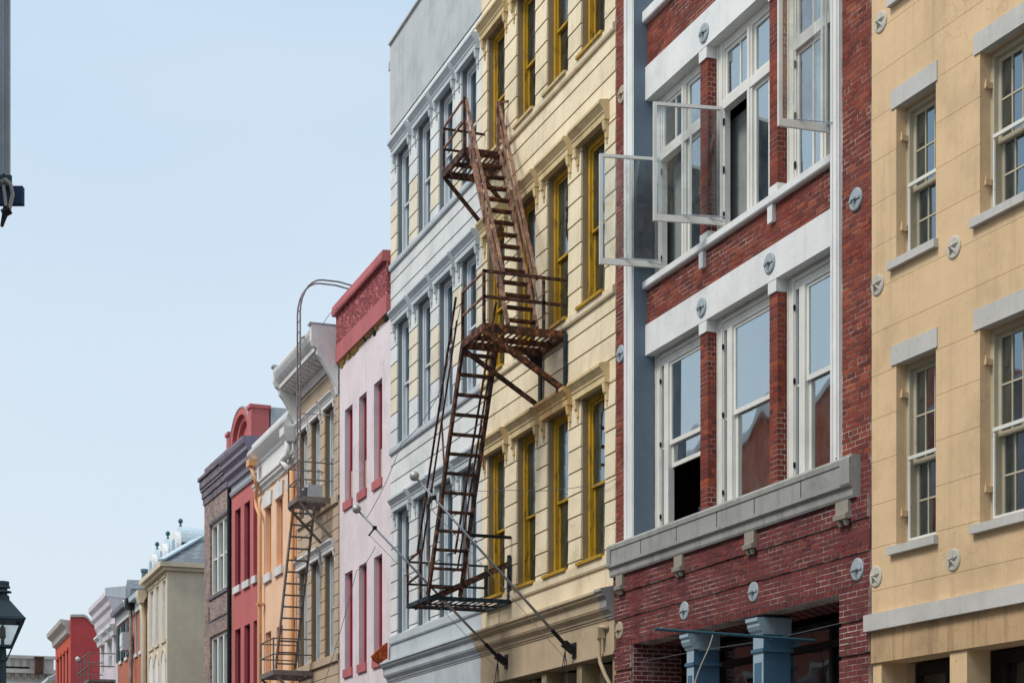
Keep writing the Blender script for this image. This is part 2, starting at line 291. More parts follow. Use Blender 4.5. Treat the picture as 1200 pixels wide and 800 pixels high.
class M:
    def __init__(s): s.v = []; s.f = []; s.smooth = False
    def add(s, vs, fs):
        k = len(s.v); s.v += [tuple(q) for q in vs]; s.f += [tuple(i+k for i in f) for f in fs]; return s
    def box(s, x0, x1, y0, y1, z0, z1):
        return s.add([(x0, y0, z0), (x1, y0, z0), (x1, y1, z0), (x0, y1, z0), (x0, y0, z1), (x1, y0, z1), (x1, y1, z1), (x0, y1, z1)],
                     [(0, 3, 2, 1), (4, 5, 6, 7), (0, 1, 5, 4), (1, 2, 6, 5), (2, 3, 7, 6), (3, 0, 4, 7)])
    def board(s, x0, x1, z0, z1, yb, proud=.012, g=.011):
        """weathered siding board, lower edge a little proud"""
        z0 += g; z1 -= g
        return s.add([(x0, -proud, z0), (x1, -proud, z0), (x1, yb, z0), (x0, yb, z0), (x0, 0, z1), (x1, 0, z1), (x1, yb, z1), (x0, yb, z1)],
                     [(0, 3, 2, 1), (4, 5, 6, 7), (0, 1, 5, 4), (1, 2, 6, 5), (3, 0, 4, 7)])
    def extr(s, prof, x0, x1):
        """profile of (y, z) points swept along x"""
        n = len(prof); vs = [(x0, y, z) for y, z in prof]+[(x1, y, z) for y, z in prof]
        fs = [(i, (i+1) % n, n+(i+1) % n, n+i) for i in range(n)]+[tuple(range(n-1, -1, -1)), tuple(range(n, 2*n))]
        return s.add(vs, fs)
    def extr_y(s, prof, y0, y1):
        """outline of (x, z) points given depth along y"""
        n = len(prof); vs = [(x, y0, z) for x, z in prof]+[(x, y1, z) for x, z in prof]
        fs = [((i+1) % n, i, n+i, n+(i+1) % n) for i in range(n)]+[tuple(range(n)), tuple(range(2*n-1, n-1, -1))]
        return s.add(vs, fs)
    def bar(s, a, b, w, h, up=(0, 0, 1)):
        a = Vector(a); b = Vector(b); d = (b-a).normalized(); u = Vector(up)
        if abs(d.dot(u)) > .98: u = Vector((1, 0, 0))
        r = d.cross(u).normalized()*w/2; u2 = r.cross(d).normalized()*h/2
        vs = [p+q for p in (a, b) for q in (-r-u2, r-u2, r+u2, -r+u2)]
        return s.add(vs, [(0, 1, 2, 3), (7, 6, 5, 4), (0, 4, 5, 1), (1, 5, 6, 2), (2, 6, 7, 3), (3, 7, 4, 0)])
    def tube(s, pts, r, seg=8):
        pts = [Vector(p) for p in pts]; k0 = len(s.v); n = len(pts); prev = None
        for i, p in enumerate(pts):
            d = (pts[min(i+1, n-1)]-pts[max(i-1, 0)]).normalized()
            u = prev if prev is not None else (Vector((0, 0, 1)) if abs(d.z) < .9 else Vector((1, 0, 0)))
            a = d.cross(u); a = a.normalized() if a.length > 1e-5 else Vector((1, 0, 0)); b = a.cross(d).normalized(); prev = b
            rr = r[i] if isinstance(r, (list, tuple)) else r
            for j in range(seg):
                t = 2*PI*j/seg; s.v.append(tuple(p+a*math.cos(t)*rr+b*math.sin(t)*rr))
        for i in range(n-1):
            for j in range(seg):
                q = (j+1) % seg; s.f.append((k0+i*seg+j, k0+i*seg+q, k0+(i+1)*seg+q, k0+(i+1)*seg+j))
        s.f.append(tuple(k0+j for j in range(seg-1, -1, -1))); s.f.append(tuple(k0+(n-1)*seg+j for j in range(seg)))
        return s
    def lathe(s, c, prof, seg=16, axis='z'):
        k0 = len(s.v)
        for r, h in prof:
            for j in range(seg):
                t = 2*PI*j/seg; a, b = r*math.cos(t), r*math.sin(t)
                s.v.append((c[0]+a, c[1]+b, c[2]+h) if axis == 'z' else (c[0]+a, c[1]+h, c[2]+b))
        n = len(prof)
        for i in range(n-1):
            for j in range(seg):
                q = (j+1) % seg; s.f.append((k0+i*seg+j, k0+i*seg+q, k0+(i+1)*seg+q, k0+(i+1)*seg+j))
        s.f.append(tuple(k0+j for j in range(seg-1, -1, -1))); s.f.append(tuple(k0+(n-1)*seg+j for j in range(seg)))
        return s
    def wall(s, x0, x1, z0, z1, y0, y1, holes=()):
        xs = sorted({x0, x1} | {v for h in holes for v in h[:2] if x0 < v < x1}); zs = sorted({z0, z1} | {v for h in holes for v in h[2:4] if z0 < v < z1})
        def solid(i, j):
            if i < 0 or j < 0 or i >= len(xs)-1 or j >= len(zs)-1: return False
            cx = (xs[i]+xs[i+1])/2; cz = (zs[j]+zs[j+1])/2
            return not any(h[0] < cx < h[1] and h[2] < cz < h[3] for h in holes)
        for i in range(len(xs)-1):
            for j in range(len(zs)-1):
                if not solid(i, j): continue
                a, b, c, d = xs[i], xs[i+1], zs[j], zs[j+1]
                s.add([(a, y0, c), (b, y0, c), (b, y0, d), (a, y0, d)], [(0, 1, 2, 3)])
                s.add([(a, y1, c), (b, y1, c), (b, y1, d), (a, y1, d)], [(3, 2, 1, 0)])
                if not solid(i-1, j): s.add([(a, y0, c), (a, y1, c), (a, y1, d), (a, y0, d)], [(3, 2, 1, 0)])
                if not solid(i+1, j): s.add([(b, y0, c), (b, y1, c), (b, y1, d), (b, y0, d)], [(0, 1, 2, 3)])
                if not solid(i, j-1): s.add([(a, y0, c), (b, y0, c), (b, y1, c), (a, y1, c)], [(3, 2, 1, 0)])
                if not solid(i, j+1): s.add([(a, y0, d), (b, y0, d), (b, y1, d), (a, y1, d)], [(0, 1, 2, 3)])
        return s
    def build(s, name, mat, th, parent=None, label=None, kind=None, smooth=False, origin=None):
        me = bpy.data.meshes.new(name); ox, oy, oz = th.off if th else (0, 0, 0)
        gx, gy, gz = origin or (0, 0, 0)
        me.from_pydata([(x-ox-gx, y-oy-gy, z-oz-gz) for x, y, z in s.v], [], s.f); me.update()
        import bmesh
        bm = bmesh.new(); bm.from_mesh(me); bmesh.ops.recalc_face_normals(bm, faces=bm.faces); bm.to_mesh(me); bm.free()
        if smooth: me.polygons.foreach_set('use_smooth', [True]*len(me.polygons))
        me.materials.append(MAT[mat]); o = bpy.data.objects.new(name, me); COL.objects.link(o)
        if origin: o.location = origin
        if parent is not None: o.parent = parent
        elif th is not None: o.parent = th.o
        if label: o['label'] = label
        if kind: o['kind'] = kind
        return o
def inst(src, loc, th=None, parent=None):
    c = src.copy(); COL.objects.link(c); c.location = loc; c.parent = parent or src.parent; return c
def structure(name, m, mat):
    o = m.build(name, mat, None, None, kind='structure'); return o

# ------------------------------------------------------------------ windows
def sash_window(th, x0, x1, z0, z1, y, fm='greyframe', sm=None, gl='glass', jamb=.07, fd=.16, mid=.5, cols=1, rows=1, back=None, backz=(0, 1), open_low=0, label=None, sill=None, st=.05, casing=0, glow=None):
    """double hung window; y is the outer plane of its frame"""
    sm = sm or fm; f = M()
    f.box(x0, x0+jamb, y, y+fd, z0, z1).box(x1-jamb, x1, y, y+fd, z0, z1).box(x0+jamb, x1-jamb, y, y+fd, z1-jamb, z1).box(x0+jamb, x1-jamb, y, y+fd, z0, z0+jamb*.8)
    if casing: f.box(x0, x0+casing, y-.03, y-.002, z0, z1).box(x0+casing, x1-casing, y-.03, y-.002, z1-casing, z1)
    w = f.build('window', fm, th, label=label)
    a, b, c, d = x0+jamb, x1-jamb, z0+jamb*.8, z1-jamb; zm = c+(d-c)*mid
    for (lo, hi, yy, up) in ((zm-st*.5, d, y+fd*.35, True), (c, zm+st*.5, y+fd*.35+.042, False)):
        if not up: lo += open_low; hi += open_low
        s = M(); s.box(a, a+st, yy, yy+.04, lo, hi).box(b-st, b, yy, yy+.04, lo, hi).box(a+st, b-st, yy, yy+.04, lo, lo+st).box(a+st, b-st, yy, yy+.04, hi-st, hi)
        ia, ib, ic, id_ = a+st, b-st, lo+st, hi-st
        for k in range(1, cols): q = ia+(ib-ia)*k/cols; s.box(q-.009, q+.009, yy+.004, yy+.034, ic, id_)
        for k in range(1, rows): q = ic+(id_-ic)*k/rows; s.box(ia, ib, yy+.006, yy+.032, q-.011, q+.011)
        s.build('sash', sm, th, w)
        first = None
        for i in range(cols):
            for j in range(rows):
                pw, ph = (ib-ia)/cols, (id_-ic)/rows; o = (ia+i*pw, yy+.018, ic+j*ph)
                if first is None: first = M().box(0, pw, 0, .005, 0, ph).build('pane', (glow if (glow and not up) else gl), None, w); first.location = [o[k]-th.off[k] for k in range(3)]
                else: inst(first, [o[k]-th.off[k] for k in range(3)])
    if back:
        M().box(a, b, y+fd+.06, y+fd+.07, c+(d-c)*backz[0], c+(d-c)*backz[1]).build('blind' if 'blind' in back else ('board' if back == 'plank' else 'curtain'), back, th, w)
    if sill: M().box(x0-.02, x1+.02, y-.06, y+.02, z0-.02, z0+.03).build('sill', sill, th, w)
    return w
def shell(th, Wd, H, holes, mat, depth=10, thick=.34, yf=.03, roofz=None, side=None, x0=0.0):
    """wall with openings, side and back walls, roof and a wall inside"""
    roofz = roofz or H-.5; side = side or mat
    M().wall(x0, Wd, 0, H, yf, yf+thick, holes).build('wall', mat, th)
    y1 = yf+thick+.003
    M().box(x0, x0+.25, y1, depth, 0, H).build('side_wall', side, th); M().box(Wd-.25, Wd, y1, depth, 0, H).build('side_wall', side, th)
    M().box(x0, Wd, depth+.003, depth+.3, 0, H).build('back_wall', side, th)
    M().box(x0+.253, Wd-.253, y1, depth, roofz-.2, roofz).build('roof', 'lead', th)
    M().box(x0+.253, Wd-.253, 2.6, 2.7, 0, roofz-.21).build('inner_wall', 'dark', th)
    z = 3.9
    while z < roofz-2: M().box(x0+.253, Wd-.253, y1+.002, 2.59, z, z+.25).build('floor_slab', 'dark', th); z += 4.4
HOOD = [(.02, 0), (-.08, 0), (-.08, .085), (-.095, .10), (-.095, .13), (-.125, .17), (-.15, .205), (-.165, .215), (-.165, .255), (-.15, .27), (.02, .30)]
def hood(th, x0, x1, zh, mat, k=1.0, e=.20, label=None):
    h = M().extr([(y*k if y < 0 else y, zh+z*k) for y, z in HOOD], x0-e, x1+e)
    o = h.build('window_hood', mat, th, label=label)
    for q in (x0-e+.03, x1+e-.13):
        c = M(); c.extr([(.02, zh-.25*k), (-.03*k, zh-.25*k), (-.035*k, zh-.16*k), (-.06*k, zh-.13*k), (-.075*k, zh-.04*k), (-.075*k, zh-.004), (.02, zh-.004)], q, q+.10)
        c.extr([(.02, zh-.33*k), (-.018*k, zh-.33*k), (-.028*k, zh-.27*k), (.02, zh-.25*k-.002)], q+.025, q+.075)
        c.build('console', mat, th, o)
    return o

# ================================================================== ground
def ground():
    structure('ground', M().box(-400, 400, -200, 900, -.6, -.16), 'concrete')
    structure('road', M().box(1.6, 9.0, -60, 330, -.158, -.145), 'asphalt')
    structure('pavement', M().box(9.15, 12.3, -60, 330, -.158, 0).box(-4, 1.45, -60, 330, -.158, 0), 'concrete')
    structure('kerb', M().box(9.003, 9.147, -60, 330, -.157, .003).box(1.453, 1.597, -60, 330, -.157, .003), 'stone')
ground()

# ================================================================== grey and cream rusticated buildings
CF = Facade(458, 12, -155)
WIN = [(.55, 1.55), (2.22, 3.22), (3.83, 4.83), (5.42, 6.42), (7.1, 8.16), (8.84, 9.88), (10.48, 11.55), (12.16, 13.24)]
BANDS = [(15.353, 15.499), (10.859, 11.014), (6.237, 6.439)]; HEADS = [18.025, 13.929, 9.404]
def rusticated(name, label, wins, xa, xb, base, joint, trim, frame, kind):
    th = Thing(name, label, 'building', CF)
    holes = []; k = kind == 'cream'
    for (bz, bt), hd in zip(BANDS, HEADS):
        for a, b in wins: holes.append((a, b, bt, hd))
    ztop = 20.87
    posts = [CF.S(q) for q in ((596, 601, 633, 638.6, 674, 680, 716, 721))] if k else [.2, .35, 1.9, 2.05, 3.6, 3.75, 5.3, 5.45]
    e = [xa+.2]+posts[:] if k else [xa+.35]+posts[2:]+[xb-.15]
    if k: sf = [(xa+.35, posts[0]), (posts[1], posts[2]), (posts[3], posts[4]), (posts[5], posts[6])]
    else: sf = [(.4, 1.9), (2.05, 3.6), (3.75, 5.3), (5.45, 6.5)]
    for a, b in sf: holes.append((a, b, .5, 4.68))
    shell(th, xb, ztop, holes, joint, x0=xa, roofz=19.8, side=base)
    # siding boards and pier blocks
    def blocks(zlo, zhi, hd, anchor, flip):
        zs = []; z = anchor
        while z > zlo+.08:
            if z < zhi-.08: zs.append(z)
            z -= .405
        edges = [zhi]+zs+[zlo]
        for i in range(len(edges)-1):
            c1, c0 = edges[i], edges[i+1]
            for_pier = c0 < hd
            mt = base
            if not for_pier:
                M().board(xa, xb, c0, c1, .029).build('siding_board', mt, th); continue
            xs = [xa]+[v for a, b in wins for v in (a, b)]+[xb]
            segs = [(xs[j], xs[j+1]) for j in range(0, len(xs), 2)]
            if c1 > hd+.03:
                m = M(); m.board(xa, xb, hd, c1, .029, 0, .011)
                for s0, s1 in segs: m.board(s0, s1, c0, hd+.011, .0285, g=.011)
                m.build('siding_board', mt, th); continue
            for j, (s0, s1) in enumerate(segs):
                mm = mt
                if not k and flip is not None:
                    lo, hi = flip
                    if lo <= (c0+c1)/2 <= hi: mm = 'creampale' if random.random() < .85 else 'grey'
                M().board(s0, s1, c0, c1, .029).build('block', mm, th)
    top = 18.69 if not k else 18.75
    blocks(BANDS[0][1], top, HEADS[0], 18.69-.12, (15.4, 17.0))
    blocks(BANDS[1][1], BANDS[0][0], HEADS[1], 15.353-.29, (11.9, 13.4))
    blocks(BANDS[2][1], BANDS[1][0], HEADS[2], 10.859-.27, None)
    for (bz, bt) in BANDS:
        M().extr([(.029, bz), (-.045, bz), (-.06, bz+.03), (-.06, bt-.02), (-.03, bt), (.029, bt)], xa, xb).build('sill_band', trim if not k else 'cream', th)
    # parapet above
    M().box(xa, xb, -.02, .028, 18.703, ztop).build('parapet_face', 'parapet' if not k else 'cream', th)
    cp = M().extr([(.4, ztop+.002), (-.07, ztop+.002), (-.07, ztop+.05), (-.03, ztop+.13), (.4, ztop+.16)], xa, xb)
    cp.build('coping', 'parapet' if not k else 'cream_trim', th)
    if not k: M().box(-.12, -.004, -.03, .3, 20.3, 20.5).build('corner_block', 'parapet', th)
    # frieze and shopfront cornice
    M().box(xa, xb, -.012, .028, 5.84, 6.234).build('frieze', 'cream' if k else 'greyw', th)
    prof = [(.028, 5.86), (-.05, 5.85), (-.27, 5.80), (-.275, 5.755), (-.235, 5.72), (-.235, 5.70), (-.18, 5.665), (-.18, 5.655), (-.165, 5.65), (-.165, 5.50), (-.155, 5.495), (-.15, 5.47), (-.09, 5.43), (-.07, 5.40), (-.07, 5.36), (-.045, 5.34), (-.045, 5.315), (.028, 5.31)]
    M().extr(prof, xa-(0 if k else .12), xb).build('shopfront_cornice', 'greige' if k else 'greyw', th)
    if k: M().extr([(y-.012 if y < 0 else y, z+(.012 if z > 5.7 else -.004)) for y, z in prof], xb-.3, xb+.012).build('cornice_end_block', 'stone', th)
    M().box(xa, xb, -.03, .028, 4.75, 5.308).build('fascia', 'greige' if k else 'greyw', th)
    M().box(xa, xb, -.05, .027, 4.70, 4.747).build('fascia_lip', 'greige' if k else 'greyw', th)
    for a, b in sf:
        M().box(a, b, .55, .6, 3.4, 3.48).box(a, b, .56, .6, 2.2, 2.28).build('transom_bar', 'greige' if k else 'greyw', th)
        M().box(a+.02, b-.02, .57, .58, 3.49, 4.6).build('transom_light', 'glassdk', th)
        M().box(a, a+.22, .38, 1.1, .5, 4.66).build('shop_pilaster', 'greige' if k else 'greyw', th)
    # windows and hoods
    for r, ((bz, bt), hd) in enumerate(zip(BANDS, HEADS)):
        for i, (a, b) in enumerate(wins):
            hm = trim
            if k and r == 2 and i in (2,): hm = 'rusty_trim'
            hood(th, a, b, hd, hm, 1.2, .2)
            if k:
                back = {(0, 1): 'curtain', (0, 2): 'curtain', (0, 3): 'blinddk', (2, 1): 'blinddk'}.get((r, i))
                sash_window(th, a+.01, b-.01, bt, hd, .13, 'ochre', 'ochre', 'glassblue' if r else 'glassdk', .09, .11, .47, back=back, st=.045, backz=(.1, 1))
                M().box(a-.05 if i > 1 else a, b+.02, -.10, .18, bt-.02, bt+.035).build('sill', 'ochre' if (r or i == 3) else 'cream_trim', th, label='rusty lower edge' if (r, i) == (2, 2) else None)
            else:
                back = ['curtain', 'plank', 'blind', 'curtain'][i] if r == 0 else (['curtain', 'blinddk', None, 'curtain'][i] if r == 1 else 'curtain')
                bz_ = (0, .45) if back == 'plank' else (0, 1)
                sash_window(th, a+.01, b-.01, bt, hd, .12, 'greyframe', 'greyframe', 'glassblue', .09, .10, .5, back=back, backz=bz_, st=.05)
    return th
rusticated('rusticated_building', 'pale grey four storey building with hooded windows and grey parapet, beside the pink building', WIN[:4], 0, 6.765, 'grey', 'greyj', 'greyw', 'greyframe', 'grey')
rusticated('rusticated_building', 'cream building with peeling ochre yellow window frames and rusty fire escape', WIN[4:], 6.775, 13.70, 'cream', 'taupe', 'cream_trim', 'ochre', 'cream')

# ================================================================== red brick building
BF = Facade(722, 12, -190)
def brick_building():
    th = Thing('brick_building', 'red brick building with white lintels, open casement windows and blue columns below', 'building', BF)
    H = 19.5; bays = [(.80, 2.75), (3.0, 4.93), (5.16, 6.98)]
    yb = .2
    lv = [(6.50, 9.60), (10.81, 13.85), (15.31, 18.3)]
    holes = [(.66, 7.19, .3, 4.79)]
    # main plane mortar wall with the tall bay cut out
    big = (.41, 7.20, 6.45, 18.9)
    M().wall(0, 7.90, 0, H, .0045, .35, holes+[big]).build('wall', 'mortar', th)
    bayh = [(a, b, z0, z1) for a, b in bays for z0, z1 in lv]
    M().wall(.41, 7.20, 6.45, 18.9, yb+.0045, .50, bayh).build('bay_wall', 'mortar', th)
    M().box(0, .25, .353, 10, 0, H).build('side_wall', 'dkbrick', th); M().box(7.65, 7.90, .353, 10, 0, H).build('side_wall', 'dkbrick', th)
    M().box(0, 7.9, 10.003, 10.3, 0, H).build('back_wall', 'dkbrick', th); M().box(.253, 7.647, .51, 10, H-1, H-.8).build('roof', 'lead', th)
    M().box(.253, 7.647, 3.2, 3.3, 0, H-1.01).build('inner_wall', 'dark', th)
    M().box(.253, .27, .52, 3.19, .3, H-1.01).build('dark_room_sheet', 'dark', th)  # dark sheet added so the room behind the open windows looks unlit
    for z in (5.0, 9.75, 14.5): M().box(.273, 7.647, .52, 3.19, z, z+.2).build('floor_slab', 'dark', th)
    # --- bricks
    B = []
    def fill(x0, x1, z0, z1, y, depth=.10, hol=(), proud=0, header=False):
        bh = .0755; n = max(1, round((z1-z0)/bh)); h = (z1-z0)/n
        for r in range(n):
            za = z0+r*h; hd = header or r % 6 == 5; L_ = .105 if hd else .212
            x = x0-(L_*.5 if r % 2 else 0)
            while x < x1-.005:
                a = max(x, x0); b = min(x+L_, x1)
                if b-a > .03:
                    ok = True
                    for q in hol:
                        if a < q[1] and b > q[0] and za < q[3] and za+h > q[2]: ok = False
                    if ok:
                        j = random.uniform(-.003, .003); B.append((a+.006+random.uniform(-.002, .002), b-.006, y-proud+j, y+depth, za+.0065+random.uniform(-.0015, .0015), za+h-.0065))
                x += L_
    ztop = 19.45
    fill(0, .40, 6.5, ztop, 0, .011); fill(7.21, 7.90, 6.0, ztop, 0, .011)
    # bands over the shopfront, each course group stepping out
    fill(0, 7.90, 5.70, 6.0, -.055, .066); fill(0, 7.90, 5.27, 5.69, -.03, .041); fill(0, 7.90, 4.88, 5.26, -.008, .019)
    fill(.0, 7.90, 4.79, 4.875, -.006, .05, header=True)
    for z0, z1, y in ((5.70, 6.0, -.051), (5.27, 5.69, -.026), (4.88, 5.26, -.004)): M().box(0.002, 7.898, y, .0115, z0, z1).build('mortar_bed', 'mortar', th)
    # piers beside the shopfront with raked grooves
    for x0, x1 in ((0, .66), (7.19, 7.90)):
        z = 4.78
        while z > .1:
            fill(x0, x1, max(z-.375, .02), z, -.035, .045); M().box(x0+.002, x1-.002, -.031, .004, max(z-.375, .02), z).build('mortar_bed', 'mortar', th)
            fill(x0, x1, max(z-.44, .02), z-.378, -.001, .02); z -= .44
    # spandrels
    fill(.81, 6.97, 10.10, 10.69, yb, .011); fill(.81, 6.97, 14.40, 15.13, yb, .011)
    # piers between the bays: whole bricks, front and side visible
    for x0, x1 in ((2.752, 2.998), (4.932, 5.158)):
        for z0, z1 in ((6.62, 9.41), (10.98, 13.67), (15.45, 18.1)):
            M().box(x0, x1, yb, yb+.152, z0, z1).build('mortar_bed', 'mortar', th)
            n = round((z1-z0)/.0755); h = (z1-z0)/n
            for r in range(n):
                za, zb = z0+r*h+.005, z0+(r+1)*h-.005; o = .006 if r % 2 else 0
                if r % 2: B.append((x0-.004, x1+.004, yb-.004, yb+.105, za, zb)); B.append((x0-.004, x1+.004, yb+.115, yb+.155, za, zb))
                else: B.append((x0-.006, x0+.10, yb-.004, yb+.155, za, zb)); B.append((x0+.11, x1+.006, yb-.004, yb+.05, za, zb)); B.append((x0+.11, x1+.006, yb+.06, yb+.155, za, zb))
    def dist(q):
        x, y = BF.w(q[1], q[2]); z = q[4]-CAMH
        vis = x*fw[0]+y*fw[1]; v = HY-FPX*z/vis
        return (0 if -5 < v < 805 else 1, x*x+y*y+z*z)
    B.sort(key=dist)
    cache = {}
    for q in B[:300]:
        key = (round(q[1]-q[0], 2), round(q[3]-q[2], 3), round(q[5]-q[4], 3))
        key += (q[4] > 6.4,)
        if key not in cache:
            o = M().box(0, key[0], 0, key[1], 0, key[2]).build('brick', 'brickwarm' if key[3] else 'brick', None, th.o); o.location = (q[0], q[2], q[4]); cache[key] = o
        else: inst(cache[key], (q[0], q[2], q[4]))
    m, m2 = M(), M()
    for q in B[300:]: (m2 if q[4] > 6.4 else m).box(*q)
    m.build('brickwork', 'brick', th, kind='stuff', label='plum red bricks with pale mortar above the shopfront'); m2.build('brickwork', 'brickwarm', th, kind='stuff')
    M().box(.661, .68, .02, .9, .3, 4.785).box(.69, 7.18, .36, .9, 4.785, 4.9).build('shopfront_jamb', 'redbrickfar', th)
    # --- tall painted side posts
    M().box(.41, .80, -.045, .011, 6.45, 18.9).build('post', 'trimwhite', th)
    M().box(.50, .545, -.06, -.047, 6.5, 18.9).box(.73, .77, -.06, -.047, 6.5, 18.9).build('post_moulding', 'trimwhite', th)
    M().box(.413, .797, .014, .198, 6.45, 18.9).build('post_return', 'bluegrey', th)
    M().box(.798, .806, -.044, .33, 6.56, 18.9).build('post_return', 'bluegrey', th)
    M().box(6.985, 7.20, -.045, .011, 6.56, 18.9).build('post', 'trimwhite', th)
    M().box(7.02, 7.05, -.06, -.047, 6.6, 18.9).box(7.12, 7.17, -.065, -.047, 6.6, 18.9).build('post_moulding', 'trimwhite', th)
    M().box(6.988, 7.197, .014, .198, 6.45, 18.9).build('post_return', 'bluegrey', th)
    # --- lintels, sills
    for z0, z1 in ((9.60, 10.10), (13.85, 14.40), (18.3, 18.85)):
        l = M().box(.808, 6.98, yb-.035, yb+.157, z0-.006, z1).build('lintel', 'trimwhite', th)
        for a, b in ((2.75, 3.0), (4.93, 5.16)): M().box(a-.005, b+.005, yb-.03, yb+.165, z0-.185, z0-.008).build('bearing_block', 'trimwhite', th, l)
    for z0, z1 in ((10.69, 10.81), (15.13, 15.31)):
        M().extr([(yb+.1, z0), (yb-.075, z0), (yb-.09, z0+.02), (yb-.09, z1-.02), (yb-.09, z1), (yb+.15, z1+.006)], .808, 6.98).build('sill', 'trimwhite', th)
        for a in (2.80, 4.96): M().box(a, a+.14, yb-.06, yb+.0, z0-.26, z0-.003).build('sill_bracket', 'trimwhite', th)
        for a, b in ((2.75, 3.0), (4.93, 5.16)): M().box(a-.01, b+.01, yb-.01, yb+.16, z1+.007, z1+.165).build('pier_base', 'trimwhite', th)
    for a, b in ((2.75, 3.0), (4.93, 5.16)): M().box(a-.01, b+.01, yb-.01, yb+.16, 6.5, 6.61).build('pier_base', 'lintel', th)
    # --- stone cornice with framed fascia
    c = M().extr([(.01, 5.99), (-.10, 5.99), (-.115, 6.02), (-.12, 6.12), (-.15, 6.135), (-.165, 6.15), (-.165, 6.195), (-.15, 6.20), (-.15, 6.43), (-.165, 6.435), (-.17, 6.50), (-.13, 6.54), (.15, 6.56)], -.02, 7.66)
    c.box(7.43, 7.66, -.175, -.15, 6.17, 6.50).box(-.02, .12, -.175, -.15, 6.17, 6.50)
    c.build('cornice', 'stone', th)
    c = M()
    for i, a in enumerate((1.3, 2.6, 3.95, 5.1, 6.4)): c.box(a, a+.008, -.157, -.148, 6.2, 6.43)
    c.build('cornice_joint', 'darkwood', th)
    for a, b in ((.21, .46), (2.42, 2.70), (4.72, 5.0), (7.21, 7.52)):
        br = M().extr([(-.05, 5.74), (-.14, 5.74), (-.15, 5.80), (-.105, 5.82), (-.105, 5.985), (-.05, 5.985)], a, b).build('cornice_bracket', 'stonepale', th)
        for q in (a+.05, b-.11): M().extr([(-.06, 5.66), (-.09, 5.66), (-.125, 5.735), (-.06, 5.735)], q, q+.06).build('drop', 'stonepale', th, br)
    # --- windows, middle floor: side light, mullion, double hung sash
    yw = .36
    for i, (a, b) in enumerate(bays):
        z0, z1 = 6.52, 9.60
        f = M().box(a, a+.22, yw, yw+.1, z0, z1).box(b-.07, b, yw, yw+.1, z0, z1).box(a+.22, b-.07, yw, yw+.1, z1-.22, z1).box(a+.22, b-.07, yw, yw+.1, z0, z0+.08)
        f.box(a+.02, a+.04, yw-.02, yw-.001, z0, z1).box(a+.17, a+.2, yw-.02, yw-.001, z0, z1).box(a+.34, a+.50, yw-.01, yw+.1, z0+.08, z1-.22).box(a+.2, b, yw-.03, yw-.001, z1-.1, z1-.06)
        w = f.build('window', 'white', th)
        M().box(a+.23, a+.335, yw+.045, yw+.05, z0+.08, z1-.22).build('side_light', 'glassblue', th, w)
        M().box(a+.22, a+.34, yw+.03, yw+.06, 8.0, 8.03).build('glazing_bar', 'white', th, w)
        for zz in (6.85, 8.05, 9.1): M().box(a+.20, a+.23, yw-.025, yw-.001, zz, zz+.07).build('hinge', 'black', th, w)
        xa, xb = a+.50, b-.07; mid = 8.05
        for lo, hi, yy in ((mid-.03, z1-.22, yw+.02), (z0+.08, mid+.03, yw+.06)):
            if i == 0 and yy > yw+.03: lo += 1.05 ; hi = lo+.42; lo -= .0
            M().box(xa, xa+.06, yy, yy+.035, lo, hi).box(xb-.06, xb, yy, yy+.035, lo, hi).box(xa+.06, xb-.06, yy, yy+.035, hi-.05, hi).box(xa+.06, xb-.06, yy, yy+.035, lo, lo+.07).build('sash', 'white', th, w)
            M().box(xa+.06, xb-.06, yy+.015, yy+.02, lo+.07, hi-.05).build('pane', 'glass', th, w)
        if i == 2: M().box(xa+.1, xb-.05, yw+.22, yw+.225, z0+.1, 8.0).build('blind', 'curtain', th, w)
        if i != 0: M().box(xa, xa+(.35 if i == 1 else 1.2), yw+.16, yw+.17, z0, z1-.3).build('curtain', 'blinddk', th, w)
        if i == 0: M().box(xa+.05, xa+.4, yw+.16, yw+.17, 8.1, z1-.3).build('curtain', 'blinddk', th, w)
    # --- windows, upper floors: paired casements with two lights over the transom
    def leaf(parent, a, b, y, z0, z1, gl='glass', bar=None):
        m = M().box(a, a+.055, y, y+.04, z0, z1).box(b-.055, b, y, y+.04, z0, z1).box(a+.055, b-.055, y, y+.04, z1-.055, z1).box(a+.055, b-.055, y, y+.04, z0, z0+.07)
        if bar: m.box(bar-.02, bar+.02, y+.005, y+.035, z0+.07, z1-.055)
        m.build('sash', 'white', th, parent); M().box(a+.055, b-.055, y+.018, y+.023, z0+.07, z1-.055).build('pane', gl, th, parent)
    opens = []
    for lvi, (z0, z1) in enumerate(((10.81, 13.85), (15.31, 18.3))):
        zt = z1-1.0
        for i, (a, b) in enumerate(bays):
            mid = (a+b)/2+.10
            f = M().box(a, a+.24, yw, yw+.1, z0, z1).box(b-.07, b, yw, yw+.1, z0, z1).box(a+.24, b-.07, yw, yw+.1, z1-.14, z1).box(a+.24, b-.07, yw, yw+.1, z0, z0+.07)
            f.box(mid-.075, mid+.075, yw-.02, yw+.1, z0+.07, z1-.14).box(a+.24, b-.07, yw-.035, yw+.1, zt-.07, zt+.07)
            f.box(a+.02, a+.05, yw-.02, yw-.001, z0, z1).box(a+.16, a+.2, yw-.02, yw-.001, z0, z1).box(mid-.03, mid+.03, yw-.04, yw-.021, z0+.07, z1-.14)
            w = f.build('window', 'white', th)
            leaf(w, a+.24, mid-.08, yw+.02, zt+.075, z1-.145, 'glass', bar=a+.24+(mid-.32-a)*.62); leaf(w, mid+.08, b-.075, yw+.02, zt+.075, z1-.145, 'glass')
            op = lvi == 0 and i in (0, 1)
            if op: M().box(a-.2, a+.62, yw+.25, yw+.27, z0+.02, zt-.1).build('curtain', 'blinddk', th, w)
            if not op: leaf(w, a+.24, mid-.08, yw+.02, z0+.075, zt-.075, 'glass', bar=a+.24+(mid-.32-a)*.62)
